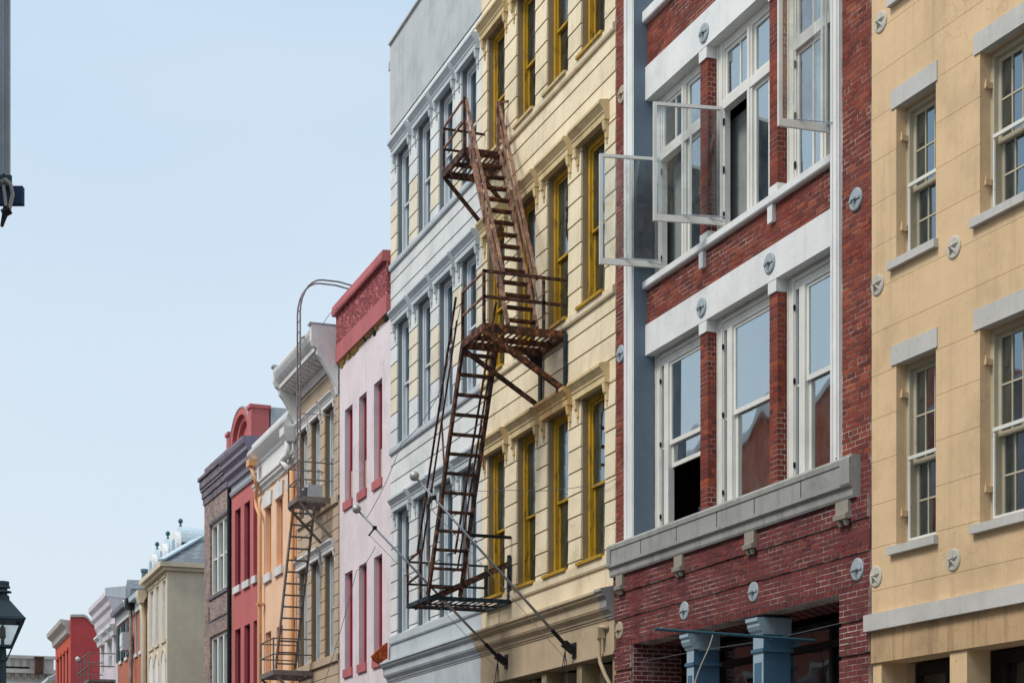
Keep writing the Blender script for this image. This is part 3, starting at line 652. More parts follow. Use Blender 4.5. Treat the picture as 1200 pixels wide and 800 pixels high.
            if not (lvi == 0 and i == 2): leaf(w, mid+.08, b-.075, yw+.02, z0+.075, zt-.075, 'glass', bar=b-.35)
            if lvi == 0: M().box(mid+.1, b-.1, yw+.3, yw+.31, z0, z1-.3).build('curtain', 'blinddk', th, w)
            for zz in (z0+.3, z0+1.0, zt-.3): M().box(a+.215, a+.25, yw-.02, yw-.001, zz, zz+.1).build('hinge', 'black', th, w)
            opens.append(w)
    # the three open casements, swung out over the street
    def open_leaf(w, xh, ang, Wl, z0, z1, y0=None, bar=.5):
        y0 = y0 if y0 is not None else yw+.0
        ca, sa = math.cos(ang), math.sin(ang)
        def q(u, v, z): return (xh-u*sa-v*ca*1, y0-u*ca+v*sa, z)
        def bx(m, u0, u1, v0, v1, za, zb):
            m.add([q(u0, v0, za), q(u1, v0, za), q(u1, v1, za), q(u0, v1, za), q(u0, v0, zb), q(u1, v0, zb), q(u1, v1, zb), q(u0, v1, zb)],
                  [(0, 3, 2, 1), (4, 5, 6, 7), (0, 1, 5, 4), (1, 2, 6, 5), (2, 3, 7, 6), (3, 0, 4, 7)])
        m = M()
        bx(m, 0, .055, 0, .045, z0, z1); bx(m, Wl-.055, Wl, 0, .045, z0, z1); bx(m, .055, Wl-.055, 0, .045, z1-.05, z1); bx(m, .055, Wl-.055, 0, .045, z0, z0+.10)
        if bar: bx(m, Wl*bar-.012, Wl*bar+.012, .005, .04, z0+.1, z1-.05)
        lf = m.build('open_casement', 'white', th, w)
        g = M(); bx(g, .055, Wl-.055, .02, .024, z0+.1, z1-.05); g.build('pane', 'glassopen', th, w)
        s = M(); s.bar(q(.25, .0, z0+.10), (xh+.05, y0-.02, z0+.02), .02, .015); s.bar(q(.7, .02, z0+.12), (xh+.25, y0-.02, z0+.03), .02, .012); s.build('casement_stay', 'steel', th, w)
    an = math.radians(11)
    open_leaf(opens[0], 1.04, an, 1.06, 11.02, 12.84); open_leaf(opens[1], 3.22, an, 1.12, 11.02, 12.84, bar=.47)
    open_leaf(opens[2], 6.90, math.radians(3), .95, 11.02, 13.0, y0=.20, bar=.25)
    # --- wall tie plates
    def tie(x, z, y=0, mt='plate', r=.15):
        c = M().lathe((x, y-.03, z), [(r, .03), (r*1.0, .012), (r*.9, 0)], 20, 'y'); o = c.build('tie_plate', mt, th, smooth=False)
        M().box(x-.05, x+.05, y-.075, y-.031, z-.012, z+.012).box(x-r*.85, x+r*.85, y-.045, y-.031, z-.012, z+.012).extr([(y-.07, z), (y-.033, z-.12), (y-.031, z)], x-.012, x+.012).build('tie_bar', mt, th, o)
    for x, z, y, mt in ((2.61, 5.12, 0, 'plate'), (4.83, 5.13, 0, 'plate'), (7.60, 5.06, 0, 'plate'), (.16, 5.08, 0, 'platec'), (.21, 9.76, 0, 'plate'), (.26, 14.14, 0, 'platec'), (7.56, 9.89, 0, 'plate'), (2.95, 14.06, yb-.035, 'plate'), (2.87, 9.82, yb-.035, 'plate'), (5.0, 9.86, yb-.035, 'plate')): tie(x, z, y, mt)
    # --- shopfront: blue iron columns, dark glazing set back
    for x0, x1 in ((2.56, 2.80), (4.70, 5.0)):
        c = M().box(x0, x1, .06, .50, .3, 4.76).box(x0-.03, x1+.03, .03, .53, 4.25, 4.30).box(x0+.05, x1-.05, .045, .06, 3.55, 4.1).box(x0+.05, x1-.05, .045, .06, .6, 3.4).build('column', 'iron', th)
        M().extr([(.5, 4.50), (.04, 4.50), (.03, 4.53), (.0, 4.56), (-.03, 4.62), (-.03, 4.66), (-.06, 4.69), (-.06, 4.74), (.5, 4.74)], x0-.03, x1+.03).build('capital', 'ironpale', th, c)
        M().box(x0, x1, .054, .059, .3, 4.5).build('column_face', 'ironpale', th, c)
    sfm = M().box(.70, 7.16, .9, .95, 4.3, 4.4).box(.70, 7.16, .9, .95, 3.0, 3.07)
    for x in (1.2, 2.0, 3.2, 3.9, 5.4, 6.0, 6.55): sfm.box(x, x+.07, .9, .95, .3, 4.7)
    w = sfm.build('shop_window', 'darkwood', th); M().box(.70, 7.16, .96, .965, .3, 4.7).build('pane', 'glassdk', th, w)
    M().box(5.7, 6.5, 1.3, 1.32, 2.9, 4.3).build('blind', 'blinddk', th, w); M().box(6.6, 7.1, 1.3, 1.32, 2.9, 4.4).build('blind', 'blinddk', th, w)
    M().tube([(6.1, .25, 4.30), (6.08, -2.2, 4.36)], .022, 8).build('awning_rod', 'pipeblue', th)
    M().tube([(3.4+.04*math.sin(k*.9), .1-.05*k, 4.75-.13*k) for k in range(8)], .012, 5).build('loose_cable', 'rope', th)
    M().tube([(7.16, .2, 4.46), (5.0, .15, 4.42), (3.0, .12, 4.47), (.7, .1, 4.5)], .006, 5).build('wire', 'wire', th)
    pt = Thing('flower_pot', 'small reddish pot with dark blue rim standing in the open sash window', 'pot', BF, (2.35, .50, 6.60))
    M().lathe((2.35, .50, 6.60), [(.07, 0), (.10, .16), (.09, .17)], 14).build('bowl', 'pot', pt); M().lathe((2.35, .50, 6.772), [(.12, 0), (.12, .05), (.08, .055)], 14).build('rim', 'navy', pt)
brick_building()

# ================================================================== buff yellow building on the right
YX = BF.w(BF.S(1021))[0]
YF = Facade(1021, YX, -250)
def yellow_building():
    th = Thing('stucco_building', 'buff yellow building with grey lintels and small paned sash windows, at the right edge', 'building', YF)
    H = 16.5; Wd = 5.4; cols = [(.55, 1.37), (2.22, 3.04), (3.89, 4.71)]; rows = [(5.23, 7.52), (8.82, 10.75), (12.14, 13.9)]
    holes = [(a, b, z0, z1) for a, b in cols for z0, z1 in rows]
    sf = [(.20, 1.62), (1.95, 3.45), (3.75, 5.2)]
    for a, b in sf: holes.append((a, b, .3, 3.80))
    M().wall(0.01, Wd, 0, H, .02, .36, holes).build('wall', 'yellow', th)
    M().box(.01, .25, .363, 9, 0, H).build('side_wall', 'yellow', th); M().box(Wd-.25, Wd, .363, 9, 0, H).build('side_wall', 'yellow', th)
    M().box(.01, Wd, 9.003, 9.3, 0, H).build('back_wall', 'yellow', th); M().box(.253, Wd-.253, .363, 9, H-.5, H-.3).build('roof', 'lead', th)
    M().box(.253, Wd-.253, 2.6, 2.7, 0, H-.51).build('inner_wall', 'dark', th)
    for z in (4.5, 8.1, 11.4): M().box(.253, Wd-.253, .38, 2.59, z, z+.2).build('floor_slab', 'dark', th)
    # scored stucco blocks: thin recessed joints
    zs = [4.44]; z = 4.73
    while z < H: zs.append(z); z += .55
    zs.append(H)
    for k in range(len(zs)-1):
        z0, z1 = zs[k]+.0025, zs[k+1]-.0025
        off = .6 if k % 2 else 0
        xs = [.01]; x = 1.5+off-1.2
        while x < Wd-.2:
            if x > .3: xs.append(x)
            x += 1.25
        xs.append(Wd)
        for i in range(len(xs)-1):
            a, b = xs[i]+.0007, xs[i+1]-.0007
            hs = [h for h in holes if h[0] < b and h[1] > a and h[2] < z1 and h[3] > z0]
            full = [h for h in hs if h[2] <= z0 and h[3] >= z1]; part = [h for h in hs if h not in full]
            cuts = [a]+[v for h in sorted(full) for v in (max(a, h[0]), min(b, h[1]))]+[b]
            for q in range(0, len(cuts), 2):
                if cuts[q+1]-cuts[q] < .01: continue
                pp = [h for h in part if h[0] < cuts[q+1] and h[1] > cuts[q]]
                (M().wall(cuts[q], cuts[q+1], z0, z1, 0, .0195, pp) if pp else M().box(cuts[q], cuts[q+1], 0, .0195, z0, z1)).build('stucco_block', 'yellow', th)
    for a, b in cols:
        for z0, z1 in rows:
            M().box(a-.10, b+.04, -.018, .10, z1-.005, z1+.235).build('lintel', 'lintel', th)
            M().extr([(.1, z0-.10), (-.07, z0-.10), (-.07, z0), (.1, z0+.02)], a-.12, b+.05).build('sill', 'lintel', th)
            w = sash_window(th, a+.0, b-.0, z0+.0, z1, .15, 'offwhite', 'offwhite', 'glassblue', .07, .17, .46, cols=3, rows=2, st=.055, back='blind', backz=(0, 1))
            zm = z0+(z1-z0)*.47
            M().box(a+.075, a+.10, .128, .149, z0+.06, zm).box(b-.10, b-.075, .128, .149, z0+.06, zm).box(a+.10, b-.10, .128, .149, z0+.06, z0+.09).box(a+.075, b-.075, .12, .149, zm+.001, zm+.045).build('screen_frame', 'white', th, w)
            for zz in (z0+.38, z1-.42): M().box(a+.002, a+.045, .06, .145, zz, zz+.07).box(a+.03, a+.05, .05, .07, zz, zz+.10).build('shutter_hinge', 'yellow', th, w)
    M().extr([(.0195, 4.213), (-.09, 4.213), (-.09, 4.425), (.0195, 4.437)], -.05, Wd).build('string_course', 'lintel', th)
    M().wall(.01, Wd, 3.805, 4.21, -.012, .0195).build('fascia', 'yellowd', th)
    for a, b in sf:
        w = M().box(a, a+.1, .5, .6, .3, 3.79).box(b-.1, b, .5, .6, .3, 3.79).box(a+.1, b-.1, .5, .6, 3.65, 3.79).box((a+b)/2-.03, (a+b)/2+.03, .5, .6, .3, 3.65).build('shop_window', 'darkwood', th)
        M().box(a+.1, b-.1, .55, .555, .3, 3.65).build('pane', 'glassdk', th, w)
    for x, z in ((.22, 11.96), (.15, 8.63), (1.73, 8.62), (.11, 4.91), (1.72, 4.89), (3.4, 8.62), (3.4, 4.89)):
        o = M().lathe((x, -.02, z), [(.135, .0195), (.135, .008), (.12, 0)], 20, 'y').build('tie_plate', 'platew', th)
        s = M()
        for q in range(5):
            an = PI/2+q*2*PI/5; a2, a3 = an+.5, an-.5
            s.add([(x, -.07, z), (x+.11*math.cos(an), -.023, z+.11*math.sin(an)), (x+.045*math.cos(a2), -.023, z+.045*math.sin(a2)), (x+.045*math.cos(a3), -.023, z+.045*math.sin(a3))], [(0, 1, 2), (0, 3, 1), (1, 3, 2)])
        s.build('star_bolt', 'platew', th, o)
yellow_building()

# ================================================================== buildings further down the row
def simple_building(name, label, px0, px1, vp, X, H, wallm, holes, side=None, depth=10, thick=.3, inner=True):
    F = Facade(px0, X, vp); Wd = F.S(px1)-.008
    th = Thing(name, label, 'building', F)
    hs = holes(F, Wd) if callable(holes) else holes
    M().wall(0, Wd, 0, H, 0, thick, hs).build('wall', wallm, th); side = side or wallm
    M().box(0, .25, thick+.003, depth, 0, H).build('side_wall', side, th); M().box(Wd-.25, Wd, thick+.003, depth, 0, H).build('side_wall', side, th)
    M().box(0, Wd, depth+.003, depth+.25, 0, H).build('back_wall', side, th)
    M().box(.253, Wd-.253, thick+.003, depth, H-.6, H-.45).build('roof', 'lead', th)
    if inner: M().box(.253, Wd-.253, 2.2, 2.3, 0, H-.61).build('inner_wall', 'dark', th)
    return th, F, Wd, hs

# --- pale pink building
def pink():
    wx = [(.55, 1.35), (1.98, 2.74), (3.42, 4.18)]
    rows = [(6.03, 8.60), (10.50, 12.97)]
    holes = [(a, b, z0, z1) for a, b in wx for z0, z1 in rows]+[(.6, 2.1, .2, 3.6), (2.7, 4.3, .2, 3.6)]
    th, F, Wd, _ = simple_building('stucco_building', 'pale pink building with red framed narrow windows and red parapet', 398, 458, -155, 12, 14.40, 'pink', holes)
    M().box(0, Wd, -.10, .35, 14.83, 15.62).build('parapet', 'redrough', th)
    M().box(0, Wd, -.115, .35, 14.36, 14.827).build('parapet_band', 'redplain', th)
    M().extr([(.4, 15.623), (-.20, 15.623), (-.22, 15.68), (-.20, 15.88), (.4, 15.93)], -.06, Wd).build('coping', 'redplain', th)
    # broken bottom edge: uneven lumps of exposed plaster under the parapet
    x = 0.0; m = M(); m2 = M()
    while x < Wd-.1:
        w = random.uniform(.12, .35); b = min(x+w, Wd); d = random.uniform(.03, .2)
        (m if random.random() < .7 else m2).extr([(-.001, 14.35-d), (-.03-random.uniform(0, .03), 14.35-d*.6), (-.08, 14.355), (-.001, 14.355)], x, b-.01); x = b
    m.build('exposed_plaster', 'ochrestone', th, kind='stuff'); m2.build('exposed_rafter', 'black', th, kind='stuff')
    for (a, b) in wx:
        for r, (z0, z1) in enumerate(rows):
            M().box(a-.06, b+.03, -.05, .08, z0-.22, z0).build('sill', 'redplain', th)
            f = M().box(a+.02, a+.13, .13, .29, z0, z1).box(b-.09, b-.01, .16, .29, z0, z1).box(a+.13, b-.09, .16, .29, z1-.12, z1).box(a+.13, b-.09, .16, .29, z0, z0+.08).box(a+.13, b-.09, .18, .27, (z0+z1)/2-.03, (z0+z1)/2+.04)
            w = f.build('window', 'redframe', th)
            M().box(a+.14, b-.1, .22, .225, (z0+z1)/2+.05, z1-.12).build('pane', 'glassdk', th, w)
            M().box(a+.14, b-.1, .25, .255, z0+.08, (z0+z1)/2).build('pane', 'glassdk', th, w)
            if r == 1: M().box(a+.02, b-.1, .14, .158, z0+.02, z0+.82).build('board', 'offwhite', th, w, label='pale board covering the bottom of the window')
            else: M().box(a+.13, b-.2, .20, .21, z0+.02, z1-.2).build('shutter', 'redframe', th, w)
    for a, b in ((.6, 2.1), (2.7, 4.3)): M().box(a, b, .2, .25, .2, 3.6).build('shop_door', 'darkwood', th)
pink()

# --- tan building with the big white bracketed cornice
TF = Facade(350, 12, -155)
def tan():
    F = TF
    S = F.S
    wx = [(S(352), S(361.5)), (S(366), S(376)), (S(381.7), S(392.5))]
    Z1, Z2 = F.Z(388, 476), F.Z(388, 648)
    rows = [(6.55, Z2), (10.85, Z1)]
    holes = [(a, b, z0, z1) for a, b in wx for z0, z1 in rows]+[(.4, 4.2, .2, 3.6)]
    H = 15.32
    th, F, Wd, _ = simple_building('plaster_building', 'tan building with grooved piers, white window hoods and bracketed white cornice', 350, 398, -155, 12, H, 'tanj', holes, side='parapet')
    # plaster courses
    z = 4.9; k = 0
    top = 14.4
    while z < top:
        z1 = min(z+.36, top)
        hs = [h for h in holes if h[2] < z1-.03 and h[3] > z+.03]
        segs = [0]+[v for h in sorted(hs) for v in h[:2]]+[Wd]
        for j in range(0, len(segs), 2): M().board(segs[j], segs[j+1], z, z1, -.001, proud=.045, g=.009).v and None
        for j in range(0, len(segs), 2):
            m = M(); a, b = segs[j], segs[j+1]
            m.add([(a, -.038, z+.009), (b, -.038, z+.009), (b, -.001, z+.009), (a, -.001, z+.009), (a, -.03, z1-.009), (b, -.03, z1-.009), (b, -.001, z1-.009), (a, -.001, z1-.009)],
                  [(0, 3, 2, 1), (4, 5, 6, 7), (0, 1, 5, 4), (1, 2, 6, 5), (3, 0, 4, 7)])
            m.build('plaster_course', 'tan', th)
        z = z1
    for (a, b) in wx:
        for r, (z0, z1) in enumerate(rows):
            hood(th, a, b, z1+.02, 'whitetrim', 1.15, .16)
            sash_window(th, a, b, z0, z1, .12, 'greyframe', 'greyframe', 'glassblue', .10, .14, .5, back='curtain', st=.05)
    for z0 in (6.33, 10.62): M().box(0, Wd, -.10, -.002, z0, z0+.2).build('sill_band', 'tan', th)
    # air conditioner standing in the upper window
    ac = Thing('air_conditioner', 'small grey air conditioner in upper window behind the tan fire escape', 'air conditioner', F, (S(374), -.2, 10.86))
    a0 = S(372); M().box(a0, a0+.75, -.45, .0, 10.9, 11.4).build('case', 'ac', ac); M().box(a0+.06, a0+.66, -.47, -.452, 10.96, 11.34).build('grille', 'black', ac)
    # big cornice
    n0 = -.78
    M().extr([(-.03, 14.42), (-.06, 14.42), (-.08, 14.5), (-.14, 14.56), (-.14, 14.62), (-.20, 14.68), (-.20, 14.74), (-.03, 14.74)], .25, Wd-.25).build('bed_moulding', 'whitetrim', th)
    M().extr([(-.03, 14.745), (-.62, 14.745), (-.62, 14.86), (-.68, 14.92), (-.74, 15.0), (-.80, 15.12), (-.82, 15.2), (-.80, 15.26), (-.03, 15.45)], .2, Wd-.2).build('cornice', 'whitetrim', th)
    x = .35
    while x < Wd-.4:
        M().extr([(-.21, 14.6), (-.30, 14.58), (-.40, 14.64), (-.52, 14.66), (-.56, 14.70), (-.56, 14.743), (-.21, 14.743)], x, x+.16).build('modillion', 'whitetrim', th); x += .36
    for x0, x1 in ((-.02, .2), (Wd-.2, Wd)):
        pr = [(-.002, 13.5), (-.07, 13.55), (-.11, 13.75), (-.2, 13.95), (-.35, 14.2), (-.5, 14.45), (-.6, 14.58), (-.62, 14.72), (-.72, 14.8), (-.78, 14.95), (-.78, 15.36), (.3, 15.36), (.3, 14.0), (-.002, 14.0)]
        M().extr(pr, x0, x1).build('end_bracket', 'whitetrim', th)
        M().extr([(-.83, 15.362), (.3, 15.362), (.3, 15.42), (-.83, 15.42)], x0-.04, x1+.003).build('bracket_cap', 'lead', th)
    for a, b in ((.4, 4.2),): M().box(a, b, .2, .25, .2, 3.6).build('shop_door', 'darkwood', th)
tan()

# --- apricot building
def orange():
    F = Facade(302, 12, -170); S = F.S
    wx = [(S(311), S(317.8)), (S(324), S(331.3)), (S(339), S(346))]
    zt1 = (F.Z(317, 592)+F.Z(331, 578))/2; zs1 = F.Z(316, 671); zt2 = F.Z(316, 739)
    holes = [(a, b, zs1, zt1) for a, b in wx]+[(a, b, 5.6, zt2) for a, b in wx]+[(.6, 5, .2, 3.2)]
    ztop = F.Z(307.3, 516); 
    th, F, Wd, _ = simple_building('stucco_building', 'apricot orange building with white cornice and pale keystones', 302, 350, -170, 12, ztop-.05, 'orange', holes, side='parapet')
    z1 = F.Z(302, 536); z2 = F.Z(306, 570); z3 = F.Z(306.5, 577.6)
    M().box(0, Wd, -.03, -.002, z3+.3, ztop-.25).build('frieze', 'trimwhite', th)
    M().extr([(.4, ztop-.2), (-.16, ztop-.2), (-.2, ztop-.12), (-.2, ztop-.03), (-.1, ztop+.03), (.4, ztop+.06)], 0, Wd).build('coping', 'whitetrim', th)
    M().extr([(-.031, z1-.32), (-.08, z1-.3), (-.10, z1-.2), (-.2, z1-.14), (-.26, z1-.08), (-.34, z1+.02), (-.36, z1+.1), (-.31, z1+.16), (-.28, z1+.2), (-.031, z1+.26)], -.05, Wd).build('cornice', 'whitetrim', th)
    M().extr([(-.002, z3), (-.06, z3+.01), (-.08, z3+.1), (-.15, z3+.15), (-.15, z3+.22), (-.20, z3+.26), (-.20, z3+.31), (-.002, z3+.34)], 0, Wd).build('moulding', 'whitetrim', th)
    for a, b in wx:
        M().extr_y([(a-.12, zt1-.02), (b+.12, zt1-.02), (b+.2, zt1+.42), ((a+b)/2+.14, zt1+.42), ((a+b)/2+.16, zt1+.5), ((a+b)/2-.16, zt1+.5), ((a+b)/2-.14, zt1+.42), (a-.2, zt1+.42)], -.06, -.002).build('window_head', 'whitetrim', th)
        M().box(a-.1, b+.1, -.08, -.002, zs1-.26, zs1-.002).build('sill', 'whitetrim', th)
        for z0, z1_ in ((zs1, zt1), (5.6, zt2)):
            w = M().box(a, b, .22, .26, z0, z1_).box(a, a+.08, .12, .22, z0, z1_).build('window', 'orangej', th, label='window opening closed with apricot shutters')
            sh = M(); sh.box(a+.1, (a+b)/2-.01, .19, .218, z0+.05, z1_-.05).box((a+b)/2+.01, b-.05, .19, .218, z0+.05, z1_-.05); sh.build('shutter', 'orange', th, w)
    M().box(.6, 5, .2, .25, .2, 3.2).build('shop_door', 'darkwood', th)
    # downpipe at the left boundary
    Z = lambda px, py: F.Z(px, py, -.2)
    dp = Thing('downpipe', 'orange downpipe with swan neck between the apricot and dark red buildings', 'downpipe', F, (S(305, -.15), -.15, 0))
    xs = lambda px: F.S(px, -.15)
    M().tube([(xs(301), -.35, Z(300, 545)), (xs(302), -.33, Z(300, 552)), (xs(304.2), -.30, Z(302, 562)), (xs(303), -.2, Z(299, 572)), (xs(299.5), -.15, Z(298, 583)), (xs(300.5), -.15, Z(300, 593)), (xs(304.5), -.15, Z(304, 603)), (xs(304.8), -.15, Z(304, 615)), (xs(304.8), -.15, 0)], .06, 10).build('pipe', 'orangepipe', dp, smooth=True)
    M().box(xs(299), xs(302.5), -.45, -.2, Z(300, 546), Z(300, 538)).build('hopper', 'orangepipe', dp)
    for z in (9, 6): M().box(xs(304.8)-.12, xs(304.8)+.12, -.26, -.03, z, z+.07).build('pipe_bracket', 'orangepipe', dp)
    dp = Thing('downpipe', 'white topped downpipe with hopper beside the tan fire escape', 'downpipe', F, (Wd-.1, -.15, 0))
    x0 = S(345.5)
    M().extr([(-.45, Z(346, 505)), (-.32, Z(346, 513)), (-.12, Z(346, 513)), (-.05, Z(346, 505)), (-.05, Z(346, 496)), (-.45, Z(346, 496))], x0-.1, x0+.5).build('hopper', 'whitetrim', dp)
    M().tube([(x0+.2, -.25, Z(346, 512)), (x0+.2, -.25, Z(346, 527)), (x0-.2, -.32, Z(342, 533)), (x0-.25, -.32, Z(341, 536)), (x0+.1, -.2, Z(343, 548))], .11, 10).build('pipe', 'whitetrim', dp, smooth=True, label='white painted upper pipe')
    M().tube([(x0+.2, -.15, Z(343, 547)), (x0+.25, -.15, 0)], .08, 10).build('pipe', 'orangepipe', dp, smooth=True)
    M().tube([(x0-.05, -.14, Z(345, 552)), (x0-.05, -.14, 0)], .04, 8).build('pipe', 'orangepipe', dp, smooth=True)
orange()

# --- dark red building with arched pediment
def darkred():
    F = Facade(272, 12.03, -230); S = F.S
    wx = [(S(275.3), S(282)), (S(286.2), S(293)), (S(297), S(302.2))]
    wx[2] = (wx[2][0], min(wx[2][1], S(302)-.1))
    zt = F.Z(288, 589); zb = F.Z(288, 681); zt2 = F.Z(288, 732)
    holes = [(a, b, zb, zt) for a, b in wx]+[(a, b, 5.2, zt2) for a, b in wx]+[(.5, 3, .2, 3)]
    zc = F.Z(300, 513); zl = F.Z(274, 581)
    th, F, Wd, _ = simple_building('stucco_building', 'brick red painted building with arched pediment and mauve grey cornice', 272, 302, -230, 12.03, zc-.3, 'dkred', holes)
    M().box(0, Wd, -.03, -.002, zl+.1, zc-.9).build('frieze', 'mauvelt', th)
    M().extr([(-.002, zl), (-.06, zl), (-.09, zl+.08), (-.09, zl+.14), (-.002, zl+.18)], 0, Wd).build('moulding', 'mauvelt', th)
    M().extr([(-.031, zc-1.0), (-.12, zc-.98), (-.14, zc-.8), (-.26, zc-.7), (-.26, zc-.55), (-.30, zc-.5), (-.38, zc-.42), (-.38, zc-.3), (-.46, zc-.2), (-.5, zc-.08), (-.5, zc), (.3, zc+.05)], -.12, Wd).build('cornice', 'mauve', th)
    # pediment
    cx = F.S(289.3, .05); R = (F.S(300.5, .05)-F.S(278, .05))/2/1.08; zbse = zc-.05; zs = zc+.30; yo = .06
    arc = [(cx+R*math.cos(t), zs+R*.66*math.sin(t)) for t in [PI*k/16 for k in range(17)]]
    out = [(cx-R*1.0, zbse), (cx+R*1.0, zbse)]+arc
    ri = R*.62
    inner = [(cx+ri*math.cos(t), zs+ri*.72*math.sin(t)) for t in [PI*k/14 for k in range(15)]]
    n = len(arc)
    m = M(); m.extr_y(out, .02+yo, .5); m.build('pediment', 'dkred', th)
    def arch(ra, rb, sa, sb, y0, y1, low, mat, nm):
        m = M(); K = 16; pa = [(cx+ra*math.cos(PI*k/K), zs+ra*sa*math.sin(PI*k/K)) for k in range(K+1)]; pb = [(cx+rb*math.cos(PI*k/K), zs+rb*sb*math.sin(PI*k/K)) for k in range(K+1)]
        pa = [(cx+ra, low)]+pa+[(cx-ra, low)]; pb = [(cx+rb, low)]+pb+[(cx-rb, low)]
        for k in range(len(pa)-1):
            q = [pa[k], pb[k], pb[k+1], pa[k+1]]; m.extr_y(q, y0+yo, y1+yo)
        m.build(nm, mat, th)
    arch(ri, R, .72, .68, -.12, .018, zbse, 'dkred', 'pediment_arch'); arch(R*.86, R*1.08, .70, .71, -.26, -.122, zs+.0, 'dkred', 'pediment_moulding')
    arch(R*1.081, R*1.12, .71, .72, -.28, .35, zs+.0, 'lead', 'pediment_roof')
    for a in (.06, Wd-.42):
        zz = zc+(.95 if a > 1 else .72)
        M().box(a, a+.40, -.22, .4, zc-.02, zz).box(a-.05, a+.45, -.27, .45, zz+.002, zz+.12).build('parapet_pier', 'dkred', th)
    M().box(.45, max(.5, cx-R-.01), -.2, .35, zc, zc+.4).box(cx+R+.01, max(cx+R+.05, Wd-.43), -.2, .35, zc, zc+.75).build('parapet', 'dkred', th)
    M().box(Wd-.3, Wd, .45, 8, zc-.5, zc+1.02).build('party_wall', 'parapet', th)
    for a, b in wx:
        M().box(a-.06, b+.06, -.08, -.002, zb-.24, zb-.002).build('sill', 'whitetrim', th)
        for z0, z1 in ((zb, zt), (5.2, zt2)):
            w = M().box(a, b, .2, .24, z0, z1).box(a, a+.07, .1, .2, z0, z1).build('window', 'dkredj', th, label='closed dark red shuttered opening')
            M().box(a+.1, (a+b)/2-.01, .17, .198, z0+.06, z1-.06).box((a+b)/2+.01, b-.05, .17, .198, z0+.06, z1-.06).build('shutter', 'dkredj', th, w)
    M().box(.5, 3, .2, .25, .2, 3).build('shop_door', 'darkwood', th)
darkred()

# --- dark brick building
def darkbrick():
    F = Facade(239.5, 12.0, -230); S = F.S
    a, b = S(245.7), S(266.7)
    zt = F.Z(266.7, 599.5); zb = F.Z(266.7, 687.2); zt2 = F.Z(263.7, 737.5)
    holes = [(a, b, zb, zt), (a, b, 4.8, zt2), (.6, 3.8, .2, 3.3)]
    ztop = F.Z(242, 547.5, .0); zc = F.Z(236.7, 561.5, -.2)
    th, F, Wd, _ = simple_building('brick_building', 'brown brick building with white mullioned windows and sooty corbelled top', 239.5, 272, -230, 12.0, zc-.9, 'dkbrick', holes)
    z = zc-.9
    for k, (h, p) in enumerate(((.25, .05), (.25, .09), (.12, .13), (.3, .16), (.12, .22))):
        M().box(-p, Wd, -p, .4, z+.002, z+h).build('corbel_course', 'dkbricktop', th); z += h
    M().box(0, Wd, .0, .4, z+.002, ztop).build('parapet', 'dkbricktop', th)
    M().box(a-.08, b+.08, -.05, .06, zb-.14, zb-.002).build('sill', 'dkbricktop', th)
    M().box(a-.05, b+.05, -.03, -.002, zt+.002, zt+.12).build('lintel', 'dkbricktop', th)
    for z0, z1 in ((zb, zt), (4.8, zt2)):
        w = M().box(a, a+.14, .1, .25, z0, z1).box(b-.14, b, .1, .25, z0, z1).box(a+.14, b-.14, .1, .25, z1-.12, z1).box(a+.14, b-.14, .1, .25, z0, z0+.1).box(a+(b-a)*.31, a+(b-a)*.38, .08, .25, z0+.1, z1-.12).box(a+(b-a)*.63, a+(b-a)*.70, .08, .25, z0+.1, z1-.12).box(a+.14, b-.14, .14, .2, (z0+z1)/2, (z0+z1)/2+.06).build('window', 'white', th)
        for q0, q1 in ((.06, .31), (.38, .63), (.70, .94)):
            M().box(a+(b-a)*q0, a+(b-a)*q1, .2, .205, z0+.1, z1-.12).build('pane', 'glassblue', th, w); M().box(a+(b-a)*q0, a+(b-a)*q1, .35, .36, z0+.1, z1-.12).build('blind', 'curtain', th, w)
    # raised outline of the panel between the floors
    p0, p1 = zt2+.55, zb-.35
    M().box(a-.1, a-.04, -.03, -.002, p0, p1).box(b+.04, b+.1, -.03, -.002, p0, p1).box(a-.04, b+.04, -.03, -.002, p0, p0+.07).build('brick_panel_edge', 'dkbricktop', th)
    M().tube([(Wd-.12, -.08, ztop-.8), (Wd-.12, -.08, 0)], .07, 8).build('drain_pipe', 'black', th)
    M().box(.6, 3.8, .2, .25, .2, 3.3).build('shop_door', 'darkwood', th)
darkbrick()

